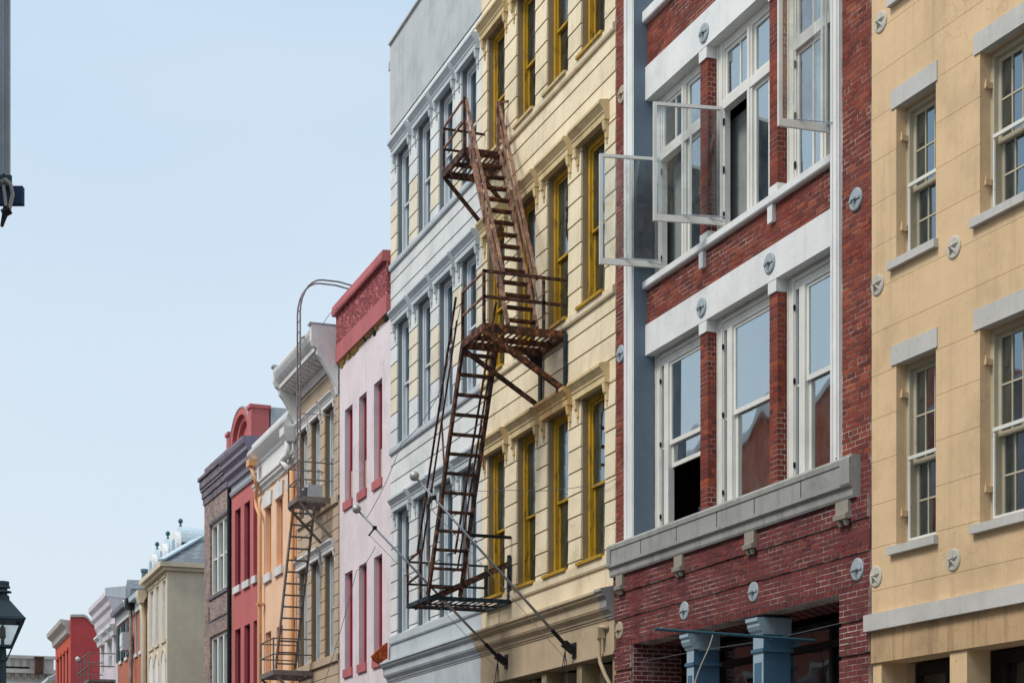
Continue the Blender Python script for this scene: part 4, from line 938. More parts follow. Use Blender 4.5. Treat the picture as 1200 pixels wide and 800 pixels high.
# --- beige corner building with slate roof and dormers
def beige():
    F = Facade(172, 12, -155); S = F.S; Wd = S(196)
    th = Thing('stucco_building', 'beige corner building with slate hipped roof and three round topped dormers', 'building', F)
    H = F.Z(196, 668); D = 9.0
    wx = [(S(175.5), S(179.7)), (S(182.3), S(186)), (S(190.2), S(194))]
    zt = F.Z(192, 680); zb = F.Z(191.4, 750)
    holes = [(a, b, zb, zt) for a, b in wx]
    M().wall(0, Wd, 0, H, 0, .3, holes).build('wall', 'beige', th)
    M().box(0, .3, .303, D, 0, H).build('side_wall', 'beige', th); M().box(Wd-.3, Wd, .303, D, 0, H).build('side_wall', 'beige', th); M().box(0, Wd, D+.003, D+.3, 0, H).build('back_wall', 'beige', th)
    M().box(-.1, Wd+.18, -.18, D+.4, H+.002, H+.14).build('eave_moulding', 'beige', th)
    M().box(-.1, Wd+.32, -.34, D+.5, H+.143, H+.35).build('gutter', 'beige', th)
    ze = H+.353; r = 3.3; x0, x1, y0, y1 = -.1, Wd+.3, -.3, D+.4; ym = (y0+y1)/2
    zr = ze+r
    # hipped roof
    M().add([(x0, y0, ze), (x1, y0, ze), (x1, y1, ze), (x0, y1, ze), (x0, ym, zr), (x1-3.6, ym, zr)], [(0, 1, 5, 4), (1, 2, 5), (2, 3, 4, 5), (3, 0, 4), (0, 3, 2, 1)]).build('roof', 'slate', th)
    hp = M().bar((x1, y0, ze+.04), (x1-3.6, ym, zr+.05), .35, .08); hp.build('hip_capping', 'zinc', th)
    M().box(x0, x1-3.5, ym-.1, ym+.1, zr, zr+.1).build('ridge_capping', 'zinc', th)
    for i, xd in enumerate((S(176.3), S(188.5), S(202.5))):
        xd = min(xd, x1-1.0) if i == 2 else xd
    for i, (pa, pb, pt) in enumerate(((173.5, 179.5, 649), (185.5, 192, 637), (199.8, 206.8, 623))):
        n = .55+.0*i
        xa, xb = F.S(pa, n), F.S(pb, n)
        if i == 2: xa, xb = xa, xb
        zt_ = F.Z((pa+pb)/2, pt, n); cx = (xa+xb)/2; R = (xb-xa)/2
        zc = zt_-R; L_ = 5.0
        dm = M(); K = 12
        pr = [(xa, ze-.2), (xb, ze-.2)]+[(cx+R*math.cos(PI*k/K), zc+R*math.sin(PI*k/K)) for k in range(K+1)]
        dm.extr_y(pr, n, n+.22); o = dm.build('dormer', 'trimwhite', th)
        pr2 = [(xa+.12, ze-.1), (xb-.12, ze-.1)]+[(cx+(R-.12)*math.cos(PI*k/K), zc+(R-.12)*math.sin(PI*k/K)) for k in range(K+1)]
        M().extr_y(pr2, n+.223, n+L_).build('dormer_cheek', 'zincdk', th, o)
        pr3 = [(xb-.05, zc+.25)]+[(cx+(R-.03)*math.cos(PI*k/K), zc+.28+(R-.03)*math.sin(PI*k/K)) for k in range(K+1)]+[(xa+.05, zc+.25)]
        M().extr_y(pr3, n+.225, n+L_+.1).build('dormer_roof', 'zinc', th, o)
        M().extr_y([(cx+(R*.62)*math.cos(PI*k/K), zc-.1+R*.75*math.sin(PI*k/K)) for k in range(K+1)]+[(cx-R*.62, ze+.2), (cx+R*.62, ze+.2)], n-.02, n-.001).build('dormer_window', 'glassblue', th, o)
        M().lathe((cx+.05, n+.3, zt_+.3), [(.07, -.2), (.06, .0), (.03, .04), (.03, .07), (.08, .1), (.11, .18), (.08, .26), (.02, .3)], 10).build('ball_finial', 'green', th, o)
    for a, b in wx:
        w = M().box(a, b, .12, .16, zb, zt).box(a, a+.07, .02, .12, zb, zt).box(b-.05, b, .02, .12, zb, zt).build('window', 'whitetrim', th, label='tall window closed with whitish shutters')
        M().box((a+b)/2-.03, (a+b)/2+.03, .1, .118, zb, zt).build('shutter_rail', 'parapet', th, w)
        M().box(a-.12, b+.12, -.06, -.002, zb-.12, zb-.002).build('sill', 'beige', th); M().box(a-.12, b+.12, -.05, -.002, zt+.1, zt+.2).build('window_head', 'beige', th)
        cx = (a+b)/2; R = (b-a)/2+.15; zz = F.Z(197, 772)
        M().extr_y([(cx+R*math.cos(PI*k/10), zz+R*math.sin(PI*k/10)) for k in range(11)]+[(cx+(R-.12)*math.cos(PI*k/10), zz+(R-.12)*math.sin(PI*k/10)) for k in range(10, -1, -1)], -.05, -.002).build('arch_moulding', 'beige', th)
        M().extr_y([(cx+(R-.14)*math.cos(PI*k/10), zz+(R-.14)*math.sin(PI*k/10)) for k in range(11)]+[(cx-R+.14, zz-2.6), (cx+R-.14, zz-2.6)], -.02, -.002).build('arched_shutter', 'whitetrim', th)
    dp = Thing('downpipe', 'beige downpipe with square hopper on the beige corner building', 'downpipe', F, (-.1, -.2, 0))
    Z = lambda y: F.Z(170, y, -.2)
    M().extr([(-.45, Z(696)), (-.35, Z(704)), (-.2, Z(704)), (-.05, Z(696)), (-.05, Z(689)), (-.45, Z(689))], -.45, .35).build('hopper', 'beige', dp)
    M().tube([(-.05, -.22, Z(703)), (-.05, -.2, Z(712)), (.05, -.15, Z(725)), (.05, -.15, 0)], .12, 8).build('pipe', 'beige', dp, smooth=True)
    M().tube([(Wd+.1, 3.2, 4.0), (Wd+.1, 3.2, 12.5)], .05, 6).build('wall_conduit', 'beige', th)
beige()

# --- orange red brick pair
def brickpair(px0, px1, label, dark):
    F = Facade(px0, 12, -155); S = F.S; Wd = S(px1)-.01
    th = Thing('brick_house', label, 'building', F)
    ze = F.Z(168, 684, -.3) if not dark else F.Z(137, 712, -.3)
    ze = Facade(138, 12, -155).Z(137, 712.5, -.3) if dark else Facade(154, 12, -155).Z(168, 686, -.3)
    H = ze-.25; D = 9
    if dark: wx = [(S(144.5), S(149)),]; wx = [(S(140.8), S(143.2)), (S(147.2), S(149.8))]; zt, zb = Facade(138, 12, -155).Z(149, 728), Facade(138, 12, -155).Z(142, 774)
    else: wx = [(S(158.6), S(161.4)), (S(164.2), S(167))]; zt, zb = F.Z(165.5, 706), F.Z(165.5, 762)
    holes = [(a, b, zb, zt) for a, b in wx]
    M().wall(0, Wd, 0, H, 0, .3, holes).build('wall', 'orbrick', th)
    M().box(0, .3, .303, D, 0, H).build('side_wall', 'orbrick', th); M().box(Wd-.3, Wd, .303, D, 0, H).build('side_wall', 'orbrick', th); M().box(0, Wd, D+.003, D+.3, 0, H).build('back_wall', 'orbrick', th)
    M().box(0, Wd, -.10, -.002, H-.45, H).build('frieze', 'whitetrim', th)
    M().extr([(-.38, H+.003), (-.42, H+.2), (-.3, H+.25), (.3, H+.25), (.3, H+.003)], -.03, Wd).build('gutter', 'slate' if dark else 'zinc', th)
    M().extr([(-.32, H+.253), (4.5, H+2.6), (9.2, H+.253)], 0, Wd).build('roof', 'slate', th)
    for a, b in wx:
        w = M().box(a, b, .1, .14, zb, zt).box(a, a+.08, .0, .1, zb, zt).build('window', 'whitetrim', th)
        M().box(a+.1, b-.06, .08, .098, zb+.08, zt-.08).build('pane', 'glass' if dark else 'curtain', th, w)
        M().box(a-.08, b+.08, -.08, -.002, zb-.16, zb-.002).build('sill', 'whitetrim', th)
        if dark:
            for c, d in ((a-.75, a-.02), (b+.02, b+.75)): M().box(c, d, -.09, -.003, zb, zt).build('shutter', 'shutter', th)
    return th, F, Wd, H, zb
def pair():
    th, F, Wd, H, zb = brickpair(138.5, 154, 'orange brick house with dark green shutters and slate roof, beside the brown downpipe', True)
    ac = Thing('air_conditioner', 'white air conditioner in shuttered window of the orange brick house', 'air conditioner', F, (F.S(148.5, -.3), -.3, zb+.1))
    x = F.S(148, -.3); M().box(x-.45, x+.5, -.55, -.12, zb+.1, zb+.95).build('case', 'ac', ac); M().box(x-.35, x+.4, -.57, -.552, zb+.3, zb+.85).build('grille', 'whitetrim', ac)
    M().lathe((F.S(146, 2), 3.2, H+1.6), [(.25, 0), (.2, .5), (.3, .6), (.3, .9), (.1, 1.0)], 10).build('roof_vent', 'zincdk', th)
    th2, F2, Wd2, H2, zb2 = brickpair(155, 171, 'orange brick house with narrow white windows and roof dormer', False)
    x = F2.S(165, 1.5)
    d = M().extr_y([(x-1.2, H2+.6), (x+1.2, H2+.6), (x+1.2, H2+1.8), (x, H2+2.4), (x-1.2, H2+1.8)], .8, 4.5).build('dormer', 'slate', th2)
    M().lathe((x+.6, 1.6, H2+2.2), [(.15, 0), (.15, .5), (.2, .55), (.2, .7)], 8).build('roof_vent', 'zincdk', th2)
    dp = Thing('downpipe', 'dark downpipe with black hopper between the two orange brick houses', 'downpipe', F, (F.S(154, -.2), -.2, 0))
    xx = F.S(154.3, -.2); Z = lambda y: F.Z(154, y, -.2)
    M().extr([(-.5, Z(708)), (-.35, Z(714)), (-.15, Z(714)), (-.05, Z(708)), (-.05, Z(702)), (-.5, Z(702))], xx-.35, xx+.35).build('hopper', 'black', dp)
    M().tube([(xx, -.25, Z(713)), (xx, -.2, 0)], .09, 8).build('pipe', 'tanrust', dp, smooth=True)
pair()

# --- lilac white ornate building, with iron balcony
def lilac():
    th, F, Wd, _ = simple_building('plaster_building', 'lilac white ornate building with heavy cornice and iron balcony', 117, 138, -155, 12, 13.0, 'lilac',
        lambda F, Wd: [(F.S(a), F.S(b), F.Z(128, 783), F.Z(130, 749)) for a, b in ((119, 122), (126.5, 131), (134, 137))])
    Z = F.Z; zt = Z(125.4, 704, -1.0)
    z0 = Z(130, 726, -.1); 
    M().extr([(-.002, z0-.5), (-.12, z0-.45), (-.16, z0-.1), (-.26, z0+.1), (-.3, z0+.4), (-.42, z0+.55), (-.45, z0+.8), (-.6, z0+1.0), (-.6, z0+1.25), (.4, z0+1.45)], -.1, Wd).build('cornice', 'lilac', th)
    M().extr([(-.63, z0+1.0), (-.63, z0+1.4), (.4, z0+1.55), (.4, z0+.9)], Wd-.4, Wd+.02).build('cornice_end', 'whitetrim', th)
    for a, b in ((119, 122), (126.5, 131), (134, 137)):
        a, b = F.S(a), F.S(b); z1 = Z(130, 749); zb = Z(128, 783)
        M().extr([(-.002, z1), (-.2, z1), (-.25, z1+.25), (-.4, z1+.4), (-.4, z1+.5), (-.002, z1+.6)], a-.25, b+.25).build('window_hood', 'whitetrim', th)
        w = M().box(a, a+.1, .05, .2, zb, z1).box(b-.1, b, .05, .2, zb, z1).box(a+.1, b-.1, .05, .2, z1-.1, z1).box(a+.1, b-.1, .1, .18, (zb+z1)/2, (zb+z1)/2+.1).build('window', 'whitetrim', th)
        M().box(a+.1, b-.1, .21, .22, zb, z1-.1).build('pane', 'glassblue', th, w)
    n = -1.35; x0, x1 = F.S(121, 0), F.S(135.5, 0); zp = Z(122, 782, n)
    fe = Thing('fire_escape', 'small brown iron balcony and ladder on the lilac white building', 'fire escape', F, (x0, n, zp))
    M().box(x0, x1, n, -.02, zp-.12, zp).build('platform', 'tanrust', fe)
    m = M()
    for zz in (1.1, .55): m.tube([(x0, -.02, zp+zz*1.2), (x0, n, zp+zz*1.2), (x1, n, zp+zz*1.2), (x1, -.02, zp+zz*1.2)], .035, 6)
    for q in (0, .33, .66, 1): m.box(x0+(x1-x0)*q-.03, x0+(x1-x0)*q+.03, n-.03, n+.03, zp, zp+1.32)
    m.build('railing', 'tanrust', fe)
    m = M().bar((x0+.4, n, zp-.1), (x0+.4, -.02, zp-1.3), .06, .06).bar((x1-.1, n, zp-.1), (x1-.1, -.02, zp-1.3), .06, .06); m.build('bracket', 'tanrust', fe)
    m = M(); m.bar((x0+.6, n+.1, zp), (x0-1.6, n+.1, zp-4.5), .08, .14).bar((x0+.6, n+.75, zp), (x0-1.6, n+.75, zp-4.5), .08, .14)
    for k in range(14): q = k/14; m.box(x0+.6-2.2*q-.1, x0+.6-2.2*q+.1, n+.1, n+.75, zp-4.5*q-.03, zp-4.5*q)
    m.build('ladder', 'tanrust', fe)
    M().lathe((x0-.1, n, zp+1.5), [(.02, -.13), (.1, -.08), (.13, 0), (.1, .08), (.02, .13)], 10).build('globe_lamp', 'curtain', fe)
lilac()

# --- vivid red building
def vividred():
    F = Facade(65, 12, -155); S = F.S; Wd = S(82)
    th = Thing('stucco_building', 'vivid red building with plain curved parapet side wall, far down the row', 'building', F)
    ztop = F.Z(82, 724); D = 7.0
    zc = F.Z(82, 741)
    wx = [(S(67.2), S(68.8)), (S(70.6), S(72.4)), (S(74.4), S(76)), (S(78.4), S(80))]
    zt = F.Z(80, 762)
    M().wall(0, Wd, 0, zc, 0, .3, [(a, b, 4, zt) for a, b in wx]+[(a, b, .5, 3) for a, b in wx]).build('wall', 'orangered', th)
    M().extr([(-.002, zc-.1), (-.2, zc), (-.25, zc+.35), (-.55, zc+.6), (-.6, zc+.85), (.3, ztop-.15)], -.1, Wd-.001).build('cornice', 'farstone', th)
    # curved side wall seen from the street
    x1 = F.S(82)
    yy = lambda px: (lambda r: r)(None)
    def n_at(px):
        lo, hi = -1., 12.
        for _ in range(40):
            md = (lo+hi)/2
            if F.S(px, md) > Wd: lo = md
            else: hi = md
        return lo
    prof = []
    for px, py in ((82, 723.6), (97.5, 723.2), (101, 725), (104, 728.5), (107, 732), (111, 734), (116, 734), (120, 738)):
        n = max(0.0, n_at(px)); prof.append((n, F.Z(px, py, n)))
    outl = [(prof[0][0], 0)]+prof+[(prof[-1][0]+3, prof[-1][1]-.5), (prof[-1][0]+3, 0)]
    M().extr(outl, Wd+.002, Wd+.35).build('side_wall', 'fardkred', th)
    cap = M()
    for k in range(len(prof)-1): (y0, z0), (y1, z1) = prof[k], prof[k+1]; cap.extr([(y0, z0+.002), (y1, z1+.002), (y1, z1+.17), (y0, z0+.17)], Wd-.1, Wd+.45)
    cap.build('coping', 'farstone', th)
    M().box(0, Wd, .303, 9, zc-.5, zc-.2).build('roof', 'lead', th); M().box(0, .3, .303, 9, 0, zc).build('side_wall', 'fardkred', th); M().box(0, Wd, 9.003, 9.3, 0, zc).build('back_wall', 'fardkred', th)
    for a, b in wx:
        for z0, z1 in ((4, zt), (.5, 3)):
            w = M().box(a, b, .15, .2, z0, z1).box(a, a+.15, .02, .15, z0, z1).build('window', 'dkredj', th)
            M().box(a+.2, b, .13, .148, z0+.1, z1-.1).build('pane', 'glassdk', th, w)
        M().box(a-.15, b+.15, -.1, -.002, zt, zt+.2).build('window_head', 'orangered', th)
vividred()

# --- buildings closing the street
def far_end():
    F = Facade(0, 12, -155)
    th = world_thing('stone_building', 'beige stone building closing the far end of the street', 'building', (0, 232, 0))
    Y = 232.0
    def X(px): r = F.ray(px); return r[0]/r[1]*Y
    def Zt(px, py): r = F.ray(px); t = Y/r[1]; return CAMH+t*(HY-py)/FPX
    x0, x1 = X(-60), X(63); zt = Zt(30, 768)
    zc = Zt(30, 784)
    cells = [(x0+k*1.9, x0+k*1.9+1.0) for k in range(int((x1-x0)/1.9))]
    M().wall(x0, x1, 0, zt, 0, .5, [(a, b, zt-14, zt-10) for a, b in cells]+[(a, b, zt-8, zt-4.5) for a, b in cells]).build('wall', 'farstone', th)
    M().box(x0, x1, .5, 12, 0, zt-.3).build('block', 'farstone', th)
    M().box(x0-.2, x1+.2, -.25, .3, zt-.35, zt+.05).build('coping', 'farstone', th)
    M().box(x0-.2, x1+.2, -.7, -.002, zc-.5, zc).box(x0-.1, x1+.1, -.35, -.002, zc-1.9, zc-1.6).build('cornice', 'farstone', th)
    x = x0
    first = None
    while x < x1-.3:
        if first is None: first = M().box(0, .45, -.55, -.005, 0, .6).build('dentil', 'stonepale', None, th.o); first.location = (x, 0, zc-1.12)
        else: inst(first, (x, 0, zc-1.12))
        x += 1.0
    p = None; x = x0
    while x < x1-1: 
        if p is None: p = M().box(0, .35, -.12, -.003, 0, 1.2).build('attic_panel', 'stonepale', None, th.o); p.location = (x, 0, zt-1.7)
        else: inst(p, (x, 0, zt-1.7))
        x += .95
    for a, b in cells[::1]:
        M().box(a, b, .3, .35, zt-8, zt-4.5).build('pane', 'glassdk', th)
    xb = X(40); t = world_thing('water_tank', 'small brown rooftop box on the stone building at the street end', 'roof box', (X(45), 226, 0))
    t.o.location = (X(44.5), Y-1.0, 0)
    k = .97
    w_ = (X(49.6)-X(40))
    M().box(-w_/2, w_/2, -1, .2, Zt(45, 790), Zt(45, 772)).build('tank', 'rustd', t); M().box(-w_/2-.1, w_/2+.1, -1.1, .3, Zt(45, 772)+.002, Zt(45, 772)+.15).build('lid', 'rustd', t)
    # pale metal roofed house in front of it
    G2 = Facade(40, 12, -155)
    h = Thing('metal_roofed_house', 'small pale house with ribbed white metal roof beyond the red building', 'building', G2)
    Wd = G2.S(63); zr = G2.Z(62, 774); ze = G2.Z(40, 797, -1.)
    ze = G2.Z(62, 795)
    M().box(0, Wd, .5, 9, 0, ze-.1).build('wall', 'beige', h)
    M().extr([(-.4, ze-.1), (-.4, ze), (5, zr+1.6), (9.5, ze), (9.5, ze-.1)], -.3, Wd).build('roof', 'zinc', h)
    m = M(); x = 0
    while x < Wd: m.bar((x, -.4, ze+.03), (x, 5, zr+1.63), .12, .1); x += .9
    m.build('roof_rib', 'trimwhite', h, kind='stuff')
far_end()

# ================================================================== fire escapes
def platform(th, s0, s1, n, z, mat, slatm, ns=13, depthb=.14, upstand=0):
    """iron platform: channel frame, cross bearers, slats along the wall"""
    m = M().box(s0, s1, n, n+.06, z-depthb, z).box(s0, s0+.06, n+.06, -.03, z-depthb, z-.002).box(s1-.06, s1, n+.06, -.03, z-depthb, z-.002).box(s0+.06, s1-.06, -.08, -.03, z-depthb, z-.004)
    m.box((s0+s1)/2-.03, (s0+s1)/2+.03, n+.06, -.081, z-depthb, z-.05)
    p = m.build('platform', mat, th)
    w = (-.08-(n+.06))/ns; src = None
    for k in range(ns):
        y = n+.06+w*k+w*.25; o = (s0+.062-th.off[0], y-th.off[1], z-.045-th.off[2])
        if src is None: src = M().box(0, s1-s0-.124, 0, w*.36, 0, .008).build('slat', slatm, None, p); src.location = o
        else: inst(src, o)
    return p
def stair(th, a, b, wa, wb, nt, mat, tm, depth=.12, sw=.05, treadd=.20, t0=0):
    """a, b: (s, n_outer, z) top and bottom; wa, wb widths inward at either end"""
    for i, (p, q) in enumerate(((a, b), ((a[0], a[1]+wa, a[2]), (b[0], b[1]+wb, b[2])))):
        M().bar(p, q, sw, depth, (0, 0, 1)).build('stringer', mat, th)
    for k in range(nt):
        t = (k+.5)/nt
        s = a[0]+(b[0]-a[0])*t; n = a[1]+(b[1]-a[1])*t; z = a[2]+(b[2]-a[2])*t; w = wa+(wb-wa)*t
        M().box(s-treadd/2, s+treadd/2, n+.025, n+w-.025, z-.035, z).build('tread', tm, th)
def big_escape():
    th = Thing('fire_escape', 'tall rusty iron fire escape zigzagging across the grey and cream buildings', 'fire escape', CF, (9.4, -.9, 6.2))
    # platforms
    platform(th, 6.95, 8.32, -.93, 15.22, 'rustd', 'rustd', 8)
    platform(th, 10.22, 11.50, -1.62, 10.80, 'rust', 'rustd', 13)
    platform(th, 7.15, 8.60, -1.76, 6.27, 'blueiron', 'rust', 12, .08)
    # top platform rails
    def posts(lst, r, mat, name='post'):
        for a, b in lst: M().bar(a, b, r, r).build(name, mat, th)
    posts([((6.99, -.91, 15.22), (6.99, -.91, 16.12)), ((8.28, -.90, 15.22), (8.28, -.90, 16.22))], .05, 'rustd')
    R = M()
    for z in (16.08, 15.66): R.bar((6.99, -.91, z), (6.99, -.02, z), .04, .04)
    R.build('rail', 'rustd', th)
    for z0, z1 in ((16.10, 16.2), (15.66, 15.76)): M().bar((6.99, -.91, z0), (8.28, -.90, z1), .035, .035).build('rail', 'rustl', th)
    # upper stair, descending towards the camera
    stair(th, (8.30, -.80, 15.25), (11.42, -1.12, 10.82), .62, .56, 15, 'rustl', 'rust', .10, .05, .16)
    for n0, n1 in ((-.86, -1.16), (-.16, -.52)):
        M().bar((8.26, n0, 16.2), (11.3, n1, 11.75), .05, .05).build('handrail', 'rustl', th)
        M().bar((8.30, n0, 15.75), (11.36, n1, 11.3), .035, .035).build('handrail', 'rustl', th)
        for t in (.12, .45, .8): M().bar((8.3+3.1*t, n0+(n1-n0)*t, 15.25-4.45*t), (8.32+3.08*t+.1, n0+(n1-n0)*t, 16.1-4.45*t), .03, .03).build('baluster', 'rustl', th)
    M().bar((8.30, -.20, 15.2), (8.30, -.20, 16.22), .06, .06).bar((8.30, -.2, 16.2), (8.42, .02, 16.22), .04, .04).build('post', 'rustl', th)
    # middle platform rails
    posts([((11.46, -1.60, 10.8), (11.46, -1.60, 11.76)), ((10.26, -1.60, 10.8), (10.26, -1.60, 11.7)), ((11.46, -.45, 10.8), (11.46, -.45, 11.75))], .05, 'rustd')
    for z in (11.74, 11.28): M().bar((11.46, -1.62, z), (11.46, -.01, z), .05, .05).build('rail', 'rustd', th)
    for z in (11.70, 11.26): M().bar((10.26, -1.6, z), (11.46, -1.6, z+.03), .035, .035).build('rail', 'rustl', th)
    # brackets below the top and middle platforms
    for s in (7.0, 8.28):
        M().bar((s, -.90, 15.08), (s, -.02, 14.15), .06, .07).build('bracket', 'rustd', th)
    M().bar((11.46, -1.60, 10.66), (11.50, -.06, 9.72), .09, .10).build('bracket', 'rust', th)
    M().bar((10.27, -1.60, 10.64), (10.3, -.06, 9.68), .06, .08).build('bracket', 'rustd', th)
    M().box(10.24, 10.36, -.09, -.05, 9.6, 10.78).build('wall_strap', 'black', th); M().box(11.46, 11.56, -.07, -.03, 9.75, 10.78).build('wall_strap', 'blueiron', th)
    M().extr([(-.09, 10.64), (-.34, 10.64), (-.09, 10.36)], 10.28, 10.33).build('gusset', 'black', th)
    M().lathe((11.5, -.12, 9.72), [(.05, -.06), (.10, -.05), (.10, .05), (.05, .06)], 10).build('bolt', 'rustd', th)
    # lower stair, descending away from the camera
    stair(th, (10.28, -1.60, 10.75), (8.55, -1.74, 6.28), .66, .66, 13, 'rustd', 'rustd', .11, .05, .16)
    for n0, n1 in ((-1.68, -1.80), (-.88, -1.02)):
        M().bar((10.1, n0, 11.65), (8.05, n1, 7.2), .035, .035).build('handrail', 'rustd', th)
        M().bar((10.16, n0, 11.2), (8.2, n1, 6.85), .03, .03).build('handrail', 'rustd', th)
        for t in (.45, .93): M().bar((10.1-1.95*t, n0, 11.6-4.4*t), (10.2-1.8*t, n0, 10.6-4.4*t), .03, .03).build('baluster', 'rustl', th)
    # lower platform rails and wall hung braces
    posts([((7.18, -1.74, 6.27), (7.18, -1.74, 7.15)), ((8.05, -1.74, 6.27), (8.05, -1.74, 7.25))], .04, 'rustd')
    for z in (7.13, 6.68):
        M().bar((7.18, -1.75, z), (7.18, -.03, z), .04, .04).build('rail', 'blueiron', th); M().bar((7.18, -1.75, z), (8.05, -1.75, z+.08), .035, .035).build('rail', 'rustd', th)
    M().bar((8.57, -.95, 7.50), (8.57, -.02, 7.50), .04, .06).build('rail', 'black', th)
    M().bar((8.56, -1.70, 6.2), (8.56, -.05, 6.98), .07, .12).build('brace', 'rustd', th); M().bar((7.2, -1.60, 6.2), (7.2, -.05, 6.98), .06, .10).build('brace', 'rustd', th)
    M().box(8.50, 8.60, -.08, -.03, 6.2, 7.15).build('wall_strap', 'blueiron', th); M().box(7.12, 7.22, -.08, -.03, 6.2, 7.15).build('wall_strap', 'blueiron', th)
big_escape()
MAT['polegrey'] = rust('weathered_grey_iron', '#8c8184', '#9c8c86', '#6a6264', '#b4acac', .3)
def tan_escape():
    F = TF
    th = Thing('fire_escape', 'brown grey iron fire escape with hooped roof ladder on the tan and apricot buildings', 'fire escape', F, (2.5, -.5, 6.2))
    platform(th, 3.0, 4.2, -1.02, 10.84, 'tanrust', 'tanrust', 9); platform(th, .15, 1.95, -1.2, 6.30, 'tanrust', 'tanrust', 9)
    def q(*pts, r=.022): M().tube(pts, r, 6).build('rail', 'tanrust', th)
    for z in (11.78, 11.3):
        q((3.03, -.02, z), (3.03, -1.0, z), (4.17, -1.0, z), (4.17, -.02, z))
    for a in ((3.03, -1.0), (4.17, -1.0)): M().bar((a[0], a[1], 10.8), (a[0], a[1], 11.8), .04, .04).build('post', 'tanrust', th)
    for z in (7.2, 6.75): q((.2, -.02, z), (.2, -1.18, z), (1.9, -1.18, z), (1.9, -.02, z))
    for a in ((.2, -1.18), (1.9, -1.18), (.2, -.05)): M().bar((a[0], a[1], 6.3), (a[0], a[1], 7.22), .04, .04).build('post', 'tanrust', th)
    for s in (3.05, 4.15): M().bar((s, -1.0, 10.7), (s, -.02, 9.72), .05, .07).build('bracket', 'tanrust', th)
    for s in (.2, 1.9): M().bar((s, -1.15, 6.16), (s, -.02, 5.2), .05, .07).build('bracket', 'tanrust', th)
    stair(th, (3.25, -.92, 10.72), (1.75, -1.08, 6.35), .60, .56, 14, 'tanrust', 'tanrust', .10, .045, .12)
    # hooped ladder over the cornice
    for ds in (0, .36):
        s = 4.12-ds*.9; pts = [(s, -.93, 10.84), (s, -.93, 13), (s, -.93, 15.85)]
        for k in range(1, 8):
            t = PI/2*k/7; pts.append((s, -.93+.62*(1-math.cos(t)), 15.85+.95*math.sin(t)))
        pts += [(s, .15, 16.80), (s, .62, 16.72)]
        M().tube(pts, .024, 6).build('ladder_rail', 'polegrey', th)
    src = None
    for k in range(18):
        o = (3.80-2.5, -.93+.5, 11.0+k*.29-6.2)
        if src is None: src = M().tube([(0, 0, 0), (.33, 0, 0)], .012, 5).build('rung', 'tanrust', None, th.o); src.location = o
        else: inst(src, o)
    M().bar((4.1, -.9, 15.15), (4.45, -.3, 15.5), .03, .03).bar((4.1, -.93, 13.1), (4.6, -.05, 13.0), .02, .02).build('stay', 'tanrust', th)
tan_escape()

# ================================================================== flagpoles, wires, pipe, rusty bracket
def flagpole(s, z, label, tipn, tipz):
    th = Thing('flagpole', label, 'flagpole', CF, (s, -.03, z), group='flagpoles over the shopfronts')
    b = Vector((s, -.12, z)); t = Vector((s, tipn, tipz)); d = (t-b).normalized()
    M().box(s-.09, s+.09, -.05, -.031, z-.14, z+.14).bar((s, -.05, z-.02), tuple(b+d*.18), .12, .12).tube([tuple(b+d*.1), tuple(b+d*.5)], .036, 10).build('socket', 'black', th)
    M().tube([tuple(b+d*.5), tuple(t)], [.027, .018], 10).build('pole', 'steel', th, smooth=True)
    M().lathe(tuple(t), [(.01, -.09), (.05, -.075), (.078, -.04), (.088, 0), (.078, .04), (.05, .075), (.01, .09)], 16).build('ball_finial', 'ball', th, smooth=True)
    c = t-d*.5; M().box(c.x-.035, c.x+.035, c.y-.035, c.y+.035, c.z-.035, c.z+.035).bar(tuple(c), (c.x, c.y-.12, c.z-.16), .03, .03).build('pulley', 'black', th)
    M().tube([(c.x, c.y-.1, c.z-.15), (c.x, (c.y+b.y)/2-.02, (c.z+b.z)/2-.2), (b.x, b.y-.05, b.z-.2)], .006, 5).build('halyard', 'rope', th)
    m = M()
    for q in (-.25, .05, .3): m.tube([(b.x, b.y-.1, b.z+.0), (b.x+q*.5, b.y-.12, b.z-.4), (b.x+q, b.y-.1, b.z-.95)], .008, 5)
    m.build('cord', 'black', th)
flagpole(11.93, 4.93, 'steel flagpole with silver ball crossing in front of the ochre windows', -3.05, 7.86)
flagpole(8.34, 5.06, 'steel flagpole with silver ball in front of the pink building wall', -3.12, 7.91)
